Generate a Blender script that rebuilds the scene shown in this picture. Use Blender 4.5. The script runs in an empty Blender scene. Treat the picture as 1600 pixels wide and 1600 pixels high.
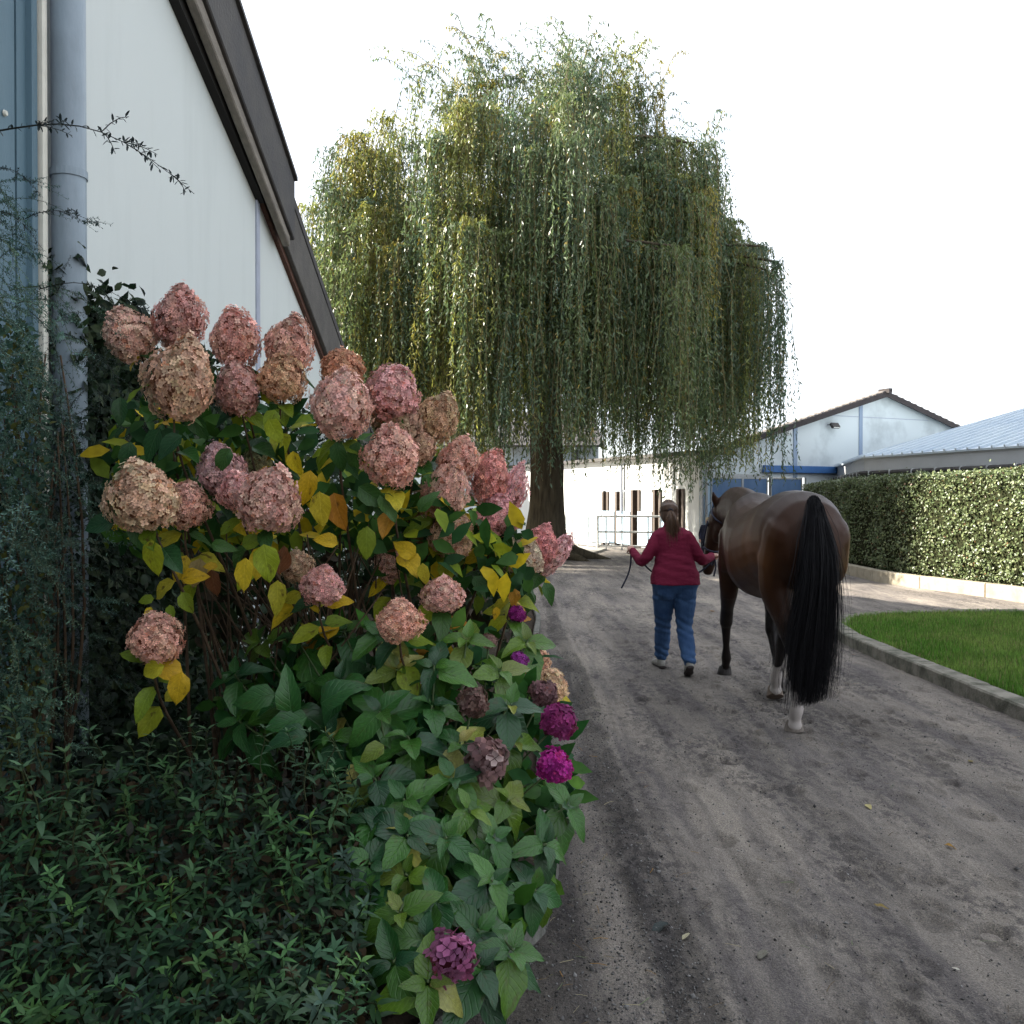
import bpy, bmesh, math, random
import numpy as np
from mathutils import Vector, Matrix, Quaternion
from mathutils.bvhtree import BVHTree
random.seed(7); RNG = np.random.default_rng(7)
SC = bpy.context.scene
COL = SC.collection
R = math.radians
# ------------------------------------------------------------------ camera, sky, sun, exposure
CAM_H, FPX, HORIZON = 1.6, 1500.0, 785.0
cam = bpy.data.cameras.new('camera'); cam_o = bpy.data.objects.new('camera', cam); COL.objects.link(cam_o)
cam.sensor_width = 36.0; cam.lens = FPX / 1600 * 36.0; cam.clip_start = 0.05; cam.clip_end = 3000
cam_o.location = (0, 0, CAM_H); cam_o.rotation_euler = (R(90) - math.atan(15 / FPX), 0, 0)
SC.camera = cam_o
SUN_TO = Vector((-1.60, 0.52, 1.0)).normalized()          # towards the sun: low, from the left and a little ahead
SUN_EL = math.asin(SUN_TO.z); SUN_ROT = math.atan2(SUN_TO.x, SUN_TO.y)
w = bpy.data.worlds.new('World'); SC.world = w; w.use_nodes = True
nt = w.node_tree; nt.nodes.clear()
wo = nt.nodes.new('ShaderNodeOutputWorld'); bg = nt.nodes.new('ShaderNodeBackground')
sky = nt.nodes.new('ShaderNodeTexSky'); sky.sky_type = 'NISHITA'; sky.sun_disc = False
sky.sun_elevation = SUN_EL; sky.sun_rotation = SUN_ROT; sky.air_density = 1.0; sky.dust_density = 1.0; sky.ozone_density = 1.0
tc = nt.nodes.new('ShaderNodeTexCoord'); mp = nt.nodes.new('ShaderNodeMapping'); mp.inputs['Scale'].default_value = (1.0, 1.0, 4.2)
nz = nt.nodes.new('ShaderNodeTexNoise'); nz.inputs['Scale'].default_value = 2.1; nz.inputs['Detail'].default_value = 7; nz.inputs['Roughness'].default_value = 0.55
rmp = nt.nodes.new('ShaderNodeValToRGB'); rmp.color_ramp.elements[0].position = 0.36; rmp.color_ramp.elements[1].position = 0.60
mixc = nt.nodes.new('ShaderNodeMix'); mixc.data_type = 'RGBA'
mixc.inputs[7].default_value = (8.6, 9.0, 9.6, 1)
fac = nt.nodes.new('ShaderNodeMath'); fac.operation = 'MULTIPLY_ADD'; fac.inputs[1].default_value = 0.45; fac.inputs[2].default_value = 0.47
nt.links.new(tc.outputs['Generated'], mp.inputs['Vector']); nt.links.new(mp.outputs['Vector'], nz.inputs['Vector'])
nt.links.new(nz.outputs['Fac'], rmp.inputs['Fac']); nt.links.new(rmp.outputs['Color'], fac.inputs[0]); nt.links.new(fac.outputs[0], mixc.inputs[0])
nt.links.new(sky.outputs['Color'], mixc.inputs[6]); nt.links.new(mixc.outputs[2], bg.inputs['Color'])
bg.inputs['Strength'].default_value = 0.050
nt.links.new(bg.outputs[0], wo.inputs['Surface'])
sun = bpy.data.lights.new('sun', 'SUN'); sun.energy = 5.0; sun.angle = R(0.53); sun.color = (1.0, 0.93, 0.80)
sun_o = bpy.data.objects.new('sun', sun); COL.objects.link(sun_o)
sun_o.rotation_euler = (-SUN_TO).to_track_quat('-Z', 'Y').to_euler(); sun_o.location = (-20, 8, 20)
SC.view_settings.view_transform = 'Standard'; SC.view_settings.look = 'None'; SC.view_settings.gamma = 1.0
SC.view_settings.use_curve_mapping = False
SC.view_settings.exposure = 2.1
SC.render.engine = 'CYCLES'
SC.cycles.max_bounces = 4; SC.cycles.transparent_max_bounces = 4; SC.cycles.diffuse_bounces = 3; SC.cycles.glossy_bounces = 2; SC.cycles.use_adaptive_sampling = True; SC.cycles.adaptive_threshold = 0.03; SC.cycles.use_denoising = True

# ------------------------------------------------------------------ helpers
def at(px, py, d):                       # a pixel of the photograph at the depth d, as a point of the place
    return Vector(((px - 800) / FPX * d, d, CAM_H - (py - HORIZON) / FPX * d))
def lin(r, g, b):
    f = lambda c: (c / 255 / 12.92) if c <= 10 else (((c / 255) + 0.055) / 1.055) ** 2.4
    return (f(r), f(g), f(b), 1.0)
def tag(o, label=None, cat=None, group=None, kind=None):
    if label: o['label'] = label
    if cat: o['category'] = cat
    if group: o['group'] = group
    if kind: o['kind'] = kind
    return o
def empty(name, loc=(0, 0, 0), parent=None, rz=0.0):
    o = bpy.data.objects.new(name, None); COL.objects.link(o); o.location = loc; o.rotation_euler = (0, 0, rz)
    o.empty_display_size = 0.1
    if parent: o.parent = parent
    return o
def link(name, me, mat=None, parent=None, loc=None, smooth=False):
    o = bpy.data.objects.new(name, me); COL.objects.link(o)
    if mat is not None and len(me.materials) == 0:
        for m in (mat if isinstance(mat, (list, tuple)) else [mat]): me.materials.append(m)
    if parent: o.parent = parent
    if loc is not None: o.location = loc
    if smooth: me.polygons.foreach_set('use_smooth', np.ones(len(me.polygons), bool))
    return o
def build(name, V, F, mat=None, parent=None, loc=None, smooth=False, col=None, uv=None):
    me = bpy.data.meshes.new(name)
    V = np.asarray(V, np.float32).reshape(-1, 3)
    if isinstance(F, np.ndarray):
        k = F.shape[1]; n = F.shape[0]
        me.vertices.add(len(V)); me.vertices.foreach_set('co', V.ravel())
        me.loops.add(n * k); me.loops.foreach_set('vertex_index', F.astype(np.int32).ravel())
        me.polygons.add(n); me.polygons.foreach_set('loop_start', np.arange(0, n * k, k, dtype=np.int32))
        me.polygons.foreach_set('loop_total', np.full(n, k, np.int32))
        me.update(calc_edges=True); me.validate()
    else:
        me.from_pydata([tuple(v) for v in V], [], [tuple(f) for f in F])
    if col is not None:
        a = me.color_attributes.new('Col', 'FLOAT_COLOR', 'POINT')
        c = np.ones((len(V), 4), np.float32); c[:, :3] = col; a.data.foreach_set('color', c.ravel())
    if uv is not None:
        l = me.uv_layers.new(name='UVMap'); vi = np.zeros(len(me.loops), np.int32); me.loops.foreach_get('vertex_index', vi)
        l.data.foreach_set('uv', np.asarray(uv, np.float32)[vi].ravel())
    return link(name, me, mat, parent, loc, smooth)
class MB:                                # collects simple shapes into one mesh
    def __init__(s): s.v = []; s.f = []
    def add(s, V, F):
        b = len(s.v); s.v += [tuple(p) for p in V]; s.f += [tuple(i + b for i in f) for f in F]; return s
    def box(s, c, d, M=None):
        x, y, z = d[0] / 2, d[1] / 2, d[2] / 2
        P = [Vector(p) for p in ((-x,-y,-z),(x,-y,-z),(x,y,-z),(-x,y,-z),(-x,-y,z),(x,-y,z),(x,y,z),(-x,y,z))]
        if M is not None: P = [M @ p for p in P]
        c = Vector(c)
        return s.add([p + c for p in P], [(0,3,2,1),(4,5,6,7),(0,1,5,4),(1,2,6,5),(2,3,7,6),(3,0,4,7)])
    def bar(s, a, b, w, h, up=(0, 0, 1)):
        a, b = Vector(a), Vector(b); d = (b - a).normalized(); u = Vector(up); sd = d.cross(u)
        if sd.length < 1e-4: sd = d.cross(Vector((1, 0, 0)))
        sd.normalize(); u = sd.cross(d).normalized()
        P = [p + sd * (i * w / 2) + u * (j * h / 2) for p in (a, b) for i, j in ((-1,-1),(1,-1),(1,1),(-1,1))]
        return s.add(P, [(3,2,1,0),(4,5,6,7),(0,1,5,4),(1,2,6,5),(2,3,7,6),(3,0,4,7)])
    def tube(s, pts, rad, n=8, caps=True):
        pts = [Vector(p) for p in pts]; k = len(pts)
        rad = rad if isinstance(rad, (list, tuple)) else [rad] * k
        V = []; pu = None
        for i, p in enumerate(pts):
            d = (pts[min(i + 1, k - 1)] - pts[max(i - 1, 0)]).normalized()
            if pu is None:
                pu = d.orthogonal().normalized()
            pu = (pu - d * pu.dot(d)); pu = pu.normalized() if pu.length > 1e-5 else d.orthogonal().normalized()
            q = d.cross(pu)
            for j in range(n):
                a = 2 * math.pi * j / n; V.append(p + (pu * math.cos(a) + q * math.sin(a)) * rad[i])
        F = [(i * n + j, i * n + (j + 1) % n, (i + 1) * n + (j + 1) % n, (i + 1) * n + j) for i in range(k - 1) for j in range(n)]
        if caps: F += [tuple(range(n))[::-1], tuple((k - 1) * n + j for j in range(n))]
        return s.add(V, F)
    def prism(s, poly, axis, a, b):      # polygon (2-D) extruded along x, y or z
        def P(p, t):
            return {'x': (t, p[0], p[1]), 'y': (p[0], t, p[1]), 'z': (p[0], p[1], t)}[axis]
        n = len(poly); V = [P(p, a) for p in poly] + [P(p, b) for p in poly]
        F = [tuple(range(n))[::-1], tuple(range(n, 2 * n))] + [(i, (i + 1) % n, n + (i + 1) % n, n + i) for i in range(n)]
        return s.add(V, F)
    def build(s, name, mat, parent=None, loc=None, smooth=False, bevel=0.0, fix=True):
        me = bpy.data.meshes.new(name); me.from_pydata([tuple(v) for v in s.v], [], s.f)
        if fix or bevel:
            bm = bmesh.new(); bm.from_mesh(me)
            if bevel: bmesh.ops.bevel(bm, geom=list(bm.edges), offset=bevel, segments=1, affect='EDGES', clamp_overlap=True)
            bmesh.ops.recalc_face_normals(bm, faces=bm.faces); bm.to_mesh(me); bm.free()
        return link(name, me, mat, parent, loc, smooth)
def instance(TV, TF, M, P, S=None):      # many copies of one template in one mesh
    N = len(P); TV = np.asarray(TV, np.float32); TF = np.asarray(TF, np.int64)
    X = np.einsum('nij,vj->nvi', M, TV)
    if S is not None: X = X * np.asarray(S)[:, None, None]
    X = X + np.asarray(P)[:, None, :]
    F = TF[None] + (np.arange(N) * len(TV))[:, None, None]
    return X.reshape(-1, 3), F.reshape(-1, TF.shape[1])
def frames(D, Nn):                       # rotation matrices with local +Y along D and +Z close to Nn
    D = np.asarray(D, float); Nn = np.asarray(Nn, float)
    D = D / (np.linalg.norm(D, axis=1, keepdims=True) + 1e-9)
    X = np.cross(D, Nn); l = np.linalg.norm(X, axis=1, keepdims=True); X = np.where(l < 1e-4, np.cross(D, [0.3, 0.9, 0.2]), X)
    X = X / (np.linalg.norm(X, axis=1, keepdims=True) + 1e-9); Z = np.cross(X, D)
    return np.stack([X, D, Z], axis=2)
def mframe(d, n, loc, s=1.0):
    m = frames(np.array([d]), np.array([n]))[0]
    M = Matrix([[*(m[i] * s), loc[i]] for i in range(3)] + [[0, 0, 0, 1]])
    return M
def runit(n):
    v = RNG.normal(size=(n, 3)); return v / np.linalg.norm(v, axis=1, keepdims=True)
def vnoise(x, y, seed=0):                # smooth value noise on a lattice
    xi = np.floor(x).astype(np.int64); yi = np.floor(y).astype(np.int64); fx = x - xi; fy = y - yi
    h = lambda a, b: (np.abs(np.sin(a * 127.1 + b * 311.7 + seed * 74.7) * 43758.5453) % 1.0)
    u = fx * fx * (3 - 2 * fx); v = fy * fy * (3 - 2 * fy)
    return (h(xi, yi) * (1 - u) + h(xi + 1, yi) * u) * (1 - v) + (h(xi, yi + 1) * (1 - u) + h(xi + 1, yi + 1) * u) * v
def fbm(x, y, seed=0, o=4):
    s = 0; a = 0.5
    for i in range(o): s = s + a * vnoise(x * 2 ** i, y * 2 ** i, seed + i * 13); a *= 0.5
    return s

# ------------------------------------------------------------------ materials
MATS = {}
def mat(name, color, rough=0.7, var=0.0, scale=8.0, bump=0.0, bscale=40.0, metal=0.0, spec=0.4, color2=None, stretch=(1, 1, 1), detail=6, thresh=None, coord='Object'):
    if name in MATS: return MATS[name]
    m = bpy.data.materials.new(name); MATS[name] = m; m.use_nodes = True; n = m.node_tree; b = n.nodes['Principled BSDF']
    b.inputs['Base Color'].default_value = color; b.inputs['Roughness'].default_value = rough; b.inputs['Metallic'].default_value = metal
    b.inputs['Specular IOR Level'].default_value = spec
    t = n.nodes.new('ShaderNodeTexCoord'); mpg = n.nodes.new('ShaderNodeMapping'); mpg.inputs['Scale'].default_value = stretch
    n.links.new(t.outputs[coord], mpg.inputs['Vector'])
    if var or color2:
        z = n.nodes.new('ShaderNodeTexNoise'); z.inputs['Scale'].default_value = scale; z.inputs['Detail'].default_value = detail; z.inputs['Roughness'].default_value = 0.62
        n.links.new(mpg.outputs[0], z.inputs['Vector'])
        r = n.nodes.new('ShaderNodeValToRGB'); lo, hi = thresh or (0.3, 0.7)
        r.color_ramp.elements[0].position = lo; r.color_ramp.elements[1].position = hi
        c2 = color2 or tuple(c * (1 + var) for c in color[:3]) + (1,)
        c1 = color if color2 else tuple(c * (1 - var) for c in color[:3]) + (1,)
        r.color_ramp.elements[0].color = c1; r.color_ramp.elements[1].color = c2
        n.links.new(z.outputs['Fac'], r.inputs['Fac']); n.links.new(r.outputs[0], b.inputs['Base Color'])
    if bump:
        z2 = n.nodes.new('ShaderNodeTexNoise'); z2.inputs['Scale'].default_value = bscale; z2.inputs['Detail'].default_value = 5
        n.links.new(mpg.outputs[0], z2.inputs['Vector'])
        bp = n.nodes.new('ShaderNodeBump'); bp.inputs['Strength'].default_value = bump; bp.inputs['Distance'].default_value = 0.02
        n.links.new(z2.outputs['Fac'], bp.inputs['Height']); n.links.new(bp.outputs[0], b.inputs['Normal'])
    return m
def leafmat(name, source='obj', transl=0.3, rough=0.45, veins=True, spots=0.0, spec=0.35, var=0.25, nscale=30.0):
    if name in MATS: return MATS[name]
    m = bpy.data.materials.new(name); MATS[name] = m; m.use_nodes = True; n = m.node_tree; b = n.nodes['Principled BSDF']; L = n.links.new
    out = n.nodes['Material Output']
    if source == 'obj':
        s = n.nodes.new('ShaderNodeObjectInfo'); base = s.outputs['Color']
    elif source == 'both':
        s = n.nodes.new('ShaderNodeObjectInfo'); a = n.nodes.new('ShaderNodeVertexColor'); a.layer_name = 'Col'
        mu = n.nodes.new('ShaderNodeMix'); mu.data_type = 'RGBA'; mu.blend_type = 'MULTIPLY'; mu.inputs[0].default_value = 1.0
        L(s.outputs['Color'], mu.inputs[6]); L(a.outputs['Color'], mu.inputs[7]); base = mu.outputs[2]
    else:
        s = n.nodes.new('ShaderNodeVertexColor'); s.layer_name = 'Col'; base = s.outputs['Color']
    t = n.nodes.new('ShaderNodeTexCoord')
    z = n.nodes.new('ShaderNodeTexNoise'); z.inputs['Scale'].default_value = nscale; z.inputs['Detail'].default_value = 4; L(t.outputs['Object'], z.inputs['Vector'])
    mr = n.nodes.new('ShaderNodeMapRange'); mr.inputs[1].default_value = 0.3; mr.inputs[2].default_value = 0.7
    mr.inputs[3].default_value = 1 - var; mr.inputs[4].default_value = 1 + var; L(z.outputs['Fac'], mr.inputs[0])
    mul = n.nodes.new('ShaderNodeVectorMath'); mul.operation = 'SCALE'; L(base, mul.inputs[0]); L(mr.outputs[0], mul.inputs['Scale'])
    c = mul.outputs[0]
    if veins:
        sp = n.nodes.new('ShaderNodeSeparateXYZ'); L(t.outputs['UV'], sp.inputs[0])
        def M(op, a, b_=None, cl=False):
            q = n.nodes.new('ShaderNodeMath'); q.operation = op; q.use_clamp = cl
            for i, v in enumerate((a, b_)):
                if v is None: continue
                if isinstance(v, (int, float)): q.inputs[i].default_value = v
                else: L(v, q.inputs[i])
            return q.outputs[0]
        au = M('ABSOLUTE', M('SUBTRACT', sp.outputs[0], 0.5))
        mid = M('SUBTRACT', 1.0, M('MULTIPLY', au, 38.0), True)
        ph = M('SUBTRACT', M('MULTIPLY', sp.outputs[1], 7.0), M('MULTIPLY', au, 5.0))
        side = M('POWER', M('ABSOLUTE', M('COSINE', M('MULTIPLY', ph, math.pi))), 24.0)
        vein = M('MAXIMUM', mid, M('MULTIPLY', side, 0.45))
        mx = n.nodes.new('ShaderNodeMix'); mx.data_type = 'RGBA'; L(M('MULTIPLY', vein, 0.4), mx.inputs[0]); L(c, mx.inputs[6])
        lt = n.nodes.new('ShaderNodeVectorMath'); lt.operation = 'MULTIPLY_ADD'; L(c, lt.inputs[0]); lt.inputs[1].default_value = (1.6, 1.6, 1.5); lt.inputs[2].default_value = (0.03, 0.04, 0.015)
        L(lt.outputs[0], mx.inputs[7]); c = mx.outputs[2]
        bp = n.nodes.new('ShaderNodeBump'); bp.inputs['Strength'].default_value = 0.5; bp.inputs['Distance'].default_value = 0.004; bp.invert = True
        L(vein, bp.inputs['Height']); L(bp.outputs[0], b.inputs['Normal'])
    if spots:
        z2 = n.nodes.new('ShaderNodeTexNoise'); z2.inputs['Scale'].default_value = 9.0; z2.inputs['Detail'].default_value = 4
        oi = n.nodes.new('ShaderNodeObjectInfo'); ad = n.nodes.new('ShaderNodeVectorMath'); ad.operation = 'MULTIPLY_ADD'
        L(oi.outputs['Random'], ad.inputs[0]); ad.inputs[1].default_value = (37, 91, 13); L(t.outputs['UV'], ad.inputs[2]); L(ad.outputs[0], z2.inputs['Vector'])
        z2.inputs['Scale'].default_value = 3.2
        r2 = n.nodes.new('ShaderNodeMapRange'); r2.inputs[1].default_value = 0.60; r2.inputs[2].default_value = 0.70; r2.inputs[3].default_value = 0; r2.inputs[4].default_value = spots; L(z2.outputs['Fac'], r2.inputs[0])
        mx2 = n.nodes.new('ShaderNodeMix'); mx2.data_type = 'RGBA'; L(r2.outputs[0], mx2.inputs[0]); L(c, mx2.inputs[6]); mx2.inputs[7].default_value = (0.07, 0.03, 0.012, 1); c = mx2.outputs[2]
    L(c, b.inputs['Base Color']); b.inputs['Roughness'].default_value = rough; b.inputs['Specular IOR Level'].default_value = spec
    tr = n.nodes.new('ShaderNodeBsdfTranslucent'); L(c, tr.inputs['Color'])
    ms = n.nodes.new('ShaderNodeMixShader'); ms.inputs[0].default_value = transl; L(b.outputs[0], ms.inputs[1]); L(tr.outputs[0], ms.inputs[2]); L(ms.outputs[0], out.inputs['Surface'])
    return m
def colmat(name, rough=0.5, spec=0.4, bump=0.0, bscale=60, sheen=0.0, stretch=(1, 1, 1)):   # colour from the vertex colours
    if name in MATS: return MATS[name]
    m = bpy.data.materials.new(name); MATS[name] = m; m.use_nodes = True; n = m.node_tree; b = n.nodes['Principled BSDF']
    s = n.nodes.new('ShaderNodeVertexColor'); s.layer_name = 'Col'; n.links.new(s.outputs['Color'], b.inputs['Base Color'])
    b.inputs['Roughness'].default_value = rough; b.inputs['Specular IOR Level'].default_value = spec; b.inputs['Sheen Weight'].default_value = sheen
    if bump:
        t = n.nodes.new('ShaderNodeTexCoord'); mpg = n.nodes.new('ShaderNodeMapping'); mpg.inputs['Scale'].default_value = stretch
        z2 = n.nodes.new('ShaderNodeTexNoise'); z2.inputs['Scale'].default_value = bscale; z2.inputs['Detail'].default_value = 4
        n.links.new(t.outputs['Object'], mpg.inputs['Vector']); n.links.new(mpg.outputs[0], z2.inputs['Vector'])
        bp = n.nodes.new('ShaderNodeBump'); bp.inputs['Strength'].default_value = bump; bp.inputs['Distance'].default_value = 0.01
        n.links.new(z2.outputs['Fac'], bp.inputs['Height']); n.links.new(bp.outputs[0], b.inputs['Normal'])
    return m
# ------------------------------------------------------------------ ground
def dirt_material():
    m = bpy.data.materials.new('dirt'); m.use_nodes = True; n = m.node_tree; L = n.links.new; b = n.nodes['Principled BSDF']
    t = n.nodes.new('ShaderNodeTexCoord')
    def noise(scale, stretch=(1, 1, 1), detail=6, rough=0.6):
        q = n.nodes.new('ShaderNodeMapping'); q.inputs['Scale'].default_value = stretch; L(t.outputs['Object'], q.inputs['Vector'])
        z = n.nodes.new('ShaderNodeTexNoise'); z.inputs['Scale'].default_value = scale; z.inputs['Detail'].default_value = detail; z.inputs['Roughness'].default_value = rough
        L(q.outputs[0], z.inputs['Vector']); return z.outputs['Fac']
    def ramp(f, *stops):
        r = n.nodes.new('ShaderNodeValToRGB'); e = r.color_ramp.elements
        e[0].position, e[0].color = stops[0]; e[1].position, e[1].color = stops[-1]
        for p, c in stops[1:-1]:
            k = e.new(p); k.color = c
        L(f, r.inputs['Fac']); return r.outputs['Color']
    def mix(f, a, c, mode='MIX'):
        x = n.nodes.new('ShaderNodeMix'); x.data_type = 'RGBA'; x.blend_type = mode
        if isinstance(f, float): x.inputs[0].default_value = f
        else: L(f, x.inputs[0])
        for i, v in ((6, a), (7, c)):
            if isinstance(v, tuple): x.inputs[i].default_value = v
            else: L(v, x.inputs[i])
        return x.outputs[2]
    big = ramp(noise(0.8, (2.2, 0.40, 1), 5), (0.36, (0.132, 0.119, 0.110, 1)), (0.5, (0.186, 0.168, 0.153, 1)), (0.66, (0.250, 0.224, 0.197, 1)))
    tracks = ramp(noise(2.6, (2.0, 0.16, 1), 5, 0.65), (0.38, (0.66, 0.65, 0.68, 1)), (0.54, (1.04, 1.02, 0.98, 1)))
    c = mix(0.85, big, tracks, 'MULTIPLY')
    mask = ramp(noise(1.5, (1.6, 0.5, 1), 4, 0.6), (0.40, (0, 0, 0, 1)), (0.60, (1, 1, 1, 1)))
    pat = ramp(noise(13, (1.3, 0.7, 1), 8, 0.78), (0.46, (0.40, 0.40, 0.44, 1)), (0.52, (1, 1, 1, 1)))
    c = mix(mask, c, mix(0.80, c, pat, 'MULTIPLY'))
    pat2 = ramp(noise(34, (1.2, 0.8, 1), 6, 0.75), (0.36, (0.42, 0.42, 0.46, 1)), (0.43, (1, 1, 1, 1)))
    c = mix(0.40, c, pat2, 'MULTIPLY')
    grain = ramp(noise(150, (1, 1, 1), 3, 0.7), (0.30, (0.45, 0.45, 0.48, 1)), (0.5, (1, 1, 1, 1)), (0.72, (1.75, 1.7, 1.6, 1)))
    c = mix(0.85, c, grain, 'MULTIPLY')
    va = n.nodes.new('ShaderNodeVertexColor'); va.layer_name = 'Col'
    c = mix(1.0, c, va.outputs['Color'], 'MULTIPLY')
    L(c, b.inputs['Base Color']); b.inputs['Roughness'].default_value = 0.93; b.inputs['Specular IOR Level'].default_value = 0.18
    ad = n.nodes.new('ShaderNodeMath'); ad.operation = 'MULTIPLY_ADD'; L(noise(150, detail=3), ad.inputs[0]); ad.inputs[1].default_value = 0.35; L(noise(32, (1.3, 0.8, 1), 5, 0.7), ad.inputs[2])
    bp = n.nodes.new('ShaderNodeBump'); bp.inputs['Strength'].default_value = 0.75; bp.inputs['Distance'].default_value = 0.03
    L(ad.outputs[0], bp.inputs['Height']); L(bp.outputs[0], b.inputs['Normal'])
    return m
M_DIRT = dirt_material()
V = [(-400, -60, -.034), (400, -60, -.034), (400, 900, -.034), (-400, 900, -.034)]
g = build('ground', V, np.array([[0, 1, 2, 3]]), M_DIRT, col=np.full((4, 3), 1.25)); tag(g, kind='structure')
def track_z(X, Y):
    z = 0.03 * (fbm(X * 1.1, Y * 0.4, 3) - 0.5) + 0.03 * (fbm(X * 5, Y * 2.2, 9) - 0.5) + 0.026 * (fbm(X * 15, Y * 9, 21, 3) - 0.5) * (0.35 + 1.3 * fbm(X * 1.5, Y * .6, 77))
    z = z - 0.012 * np.exp(-((X - 0.86 - 0.06 * np.sin(Y * .7)) / 0.13) ** 2) - 0.010 * np.exp(-((X - 2.5 - 0.05 * np.sin(Y * .6)) / 0.16) ** 2)
    z = z + 0.012 * np.exp(-((X - 0.60) / 0.07) ** 2)
    return z
xs = np.concatenate([np.arange(-0.9, 4.2, 0.016), np.arange(4.2, 11, 0.09)])
ys = [1.6]
while ys[-1] < 25: ys.append(ys[-1] * 1.0058 + 0.001)
ys = np.array(ys)
X, Y = np.meshgrid(xs, ys); Z = track_z(X, Y)
col = np.ones(X.shape)
prng = np.random.default_rng(5)
for i in range(330):                                   # hoof prints: a pressed bowl with a raised rim and a softer frog
    hx = prng.uniform(0.95, 3.5); hy = 2.6 + prng.uniform(0, 1) ** 1.3 * 12; r = prng.uniform(0.045, 0.075)
    a = prng.normal(0, 0.35); dx = (X - hx) * math.cos(a) + (Y - hy) * math.sin(a); dy = -(X - hx) * math.sin(a) + (Y - hy) * math.cos(a)
    q = np.sqrt(dx ** 2 + (dy / 1.15) ** 2) / r
    ok = q < 2.2; dep = prng.uniform(0.008, 0.024)
    bowl = -dep * np.exp(-(q / 0.95) ** 6) * (0.65 + 0.35 * np.clip(q, 0, 1)) + 0.55 * dep * np.exp(-((q - 1.25) / 0.22) ** 2) * (dy > -0.4 * r)
    Z = np.where(ok, Z + bowl, Z); col = np.where(q < 1.05, col * prng.uniform(0.80, 0.95), col)
# bed litter strip and the smoother wheel tracks differ in the soil itself
edge = np.clip((0.40 + 0.10 * (fbm(Y * 1.7, X * 0 + 3, 4) - .5) * 2 - X) / 0.16, 0, 1) * (Y < 9)
col = col * (1 - 0.45 * edge)
ex = X + 0.05 * (fbm(X * 9, Y * 5, 88) - .5) - 0.03 * np.sin(Y * .9)
gr = np.clip((0.68 - ex) / 0.03, 0, 1) * np.clip((ex - 0.42) / 0.10, 0, 1); gr = gr * (0.55 + 0.9 * (fbm(X * 7, Y * 2.5, 90) > .42)); col = col * (1 - 0.46 * np.clip(gr, 0, 1))
for (c0, wd_, am) in ((.74, .012, .20), (.80, .010, .14), (1.04, .014, .22), (.50, .012, -.35), (.46, .010, -.3), (2.38, .02, .16), (2.62, .02, .16)):
    col = col * (1 - am * np.exp(-((ex - c0 - .02 * np.sin(Y * 1.7 + c0 * 9)) / wd_) ** 2) * (fbm(Y * 1.5 + c0 * 20, X * 0, 95) > .40))
sm = np.exp(-((X - 0.88 - 0.03 * np.sin(Y * .9)) / 0.17) ** 2) + .7 * np.exp(-((X - 0.36) / 0.07) ** 2); col = col * (1 + 0.12 * sm)
fade = np.clip((X - 8) / 2, 0, 1) + np.clip((Y - 22) / 3, 0, 1); fade = np.clip(fade, 0, 1)
Z = Z * (1 - fade) - 0.026 * fade; col = col * (1 - fade) + 1.25 * fade
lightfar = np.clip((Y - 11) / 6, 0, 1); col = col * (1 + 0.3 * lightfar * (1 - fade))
nx, ny = len(xs), len(ys); idx = np.arange(nx * ny).reshape(ny, nx)
F = np.stack([idx[:-1, :-1], idx[:-1, 1:], idx[1:, 1:], idx[1:, :-1]], -1).reshape(-1, 4)
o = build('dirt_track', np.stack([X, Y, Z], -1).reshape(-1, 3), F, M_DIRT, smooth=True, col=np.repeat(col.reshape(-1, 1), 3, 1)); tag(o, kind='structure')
def gz(x, y): return float(track_z(np.array([x]), np.array([y]))[0])
# loose grit and crumbs of soil on the track
def rocks(n, fx, size, name, mat_, colf):
    T = np.array([(1, 0, 0), (-1, 0, 0), (0, 1, 0), (0, -1, 0), (0, 0, .7), (0, 0, -.7)], float)
    TF = [(0, 2, 4), (2, 1, 4), (1, 3, 4), (3, 0, 4), (2, 0, 5), (1, 2, 5), (3, 1, 5), (0, 3, 5)]
    P = fx(n); M = frames(runit(n), runit(n)); M = M * RNG.uniform(.6, 1.4, (n, 1, 3))
    P[:, 2] = track_z(P[:, 0], P[:, 1]) + 0.002
    S = size(n); Vv, Ff = instance(T, TF, M, P, S)
    c = np.repeat(colf(n), 6, 0)
    return tag(build(name, Vv, Ff, mat_, col=c), kind='stuff')
def gritpos(n):
    y = 2.2 + RNG.uniform(0, 1, n) ** 1.8 * 8; band = RNG.uniform(0, 1, n)
    x = np.where(band < .45, RNG.normal(0.30, 0.20, n), np.where(band < .65, RNG.normal(.58, .09, n), RNG.uniform(.9, 3.65, n)))
    return np.stack([x, y, np.zeros(n)], 1)
o = rocks(12000, gritpos, lambda n: RNG.uniform(.0018, .0065, n) * (1 + 1.0 * (RNG.uniform(0, 1, n) > .96)), 'gravel', colmat('gritm', 0.9, 0.2),
      lambda n: (RNG.uniform(.035, .17, (n, 1)) + (RNG.uniform(0, 1, (n, 1)) > .93) * .14) * np.array([1, .96, .93]))
tag(o, 'loose dark grit scattered over the dirt track', 'gravel')
def inpoly_(x, y): return (x > 4.05) & (y < 12.3) & (x > 4.05 + np.clip(y - 10.8, 0, 3) * .9)
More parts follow.
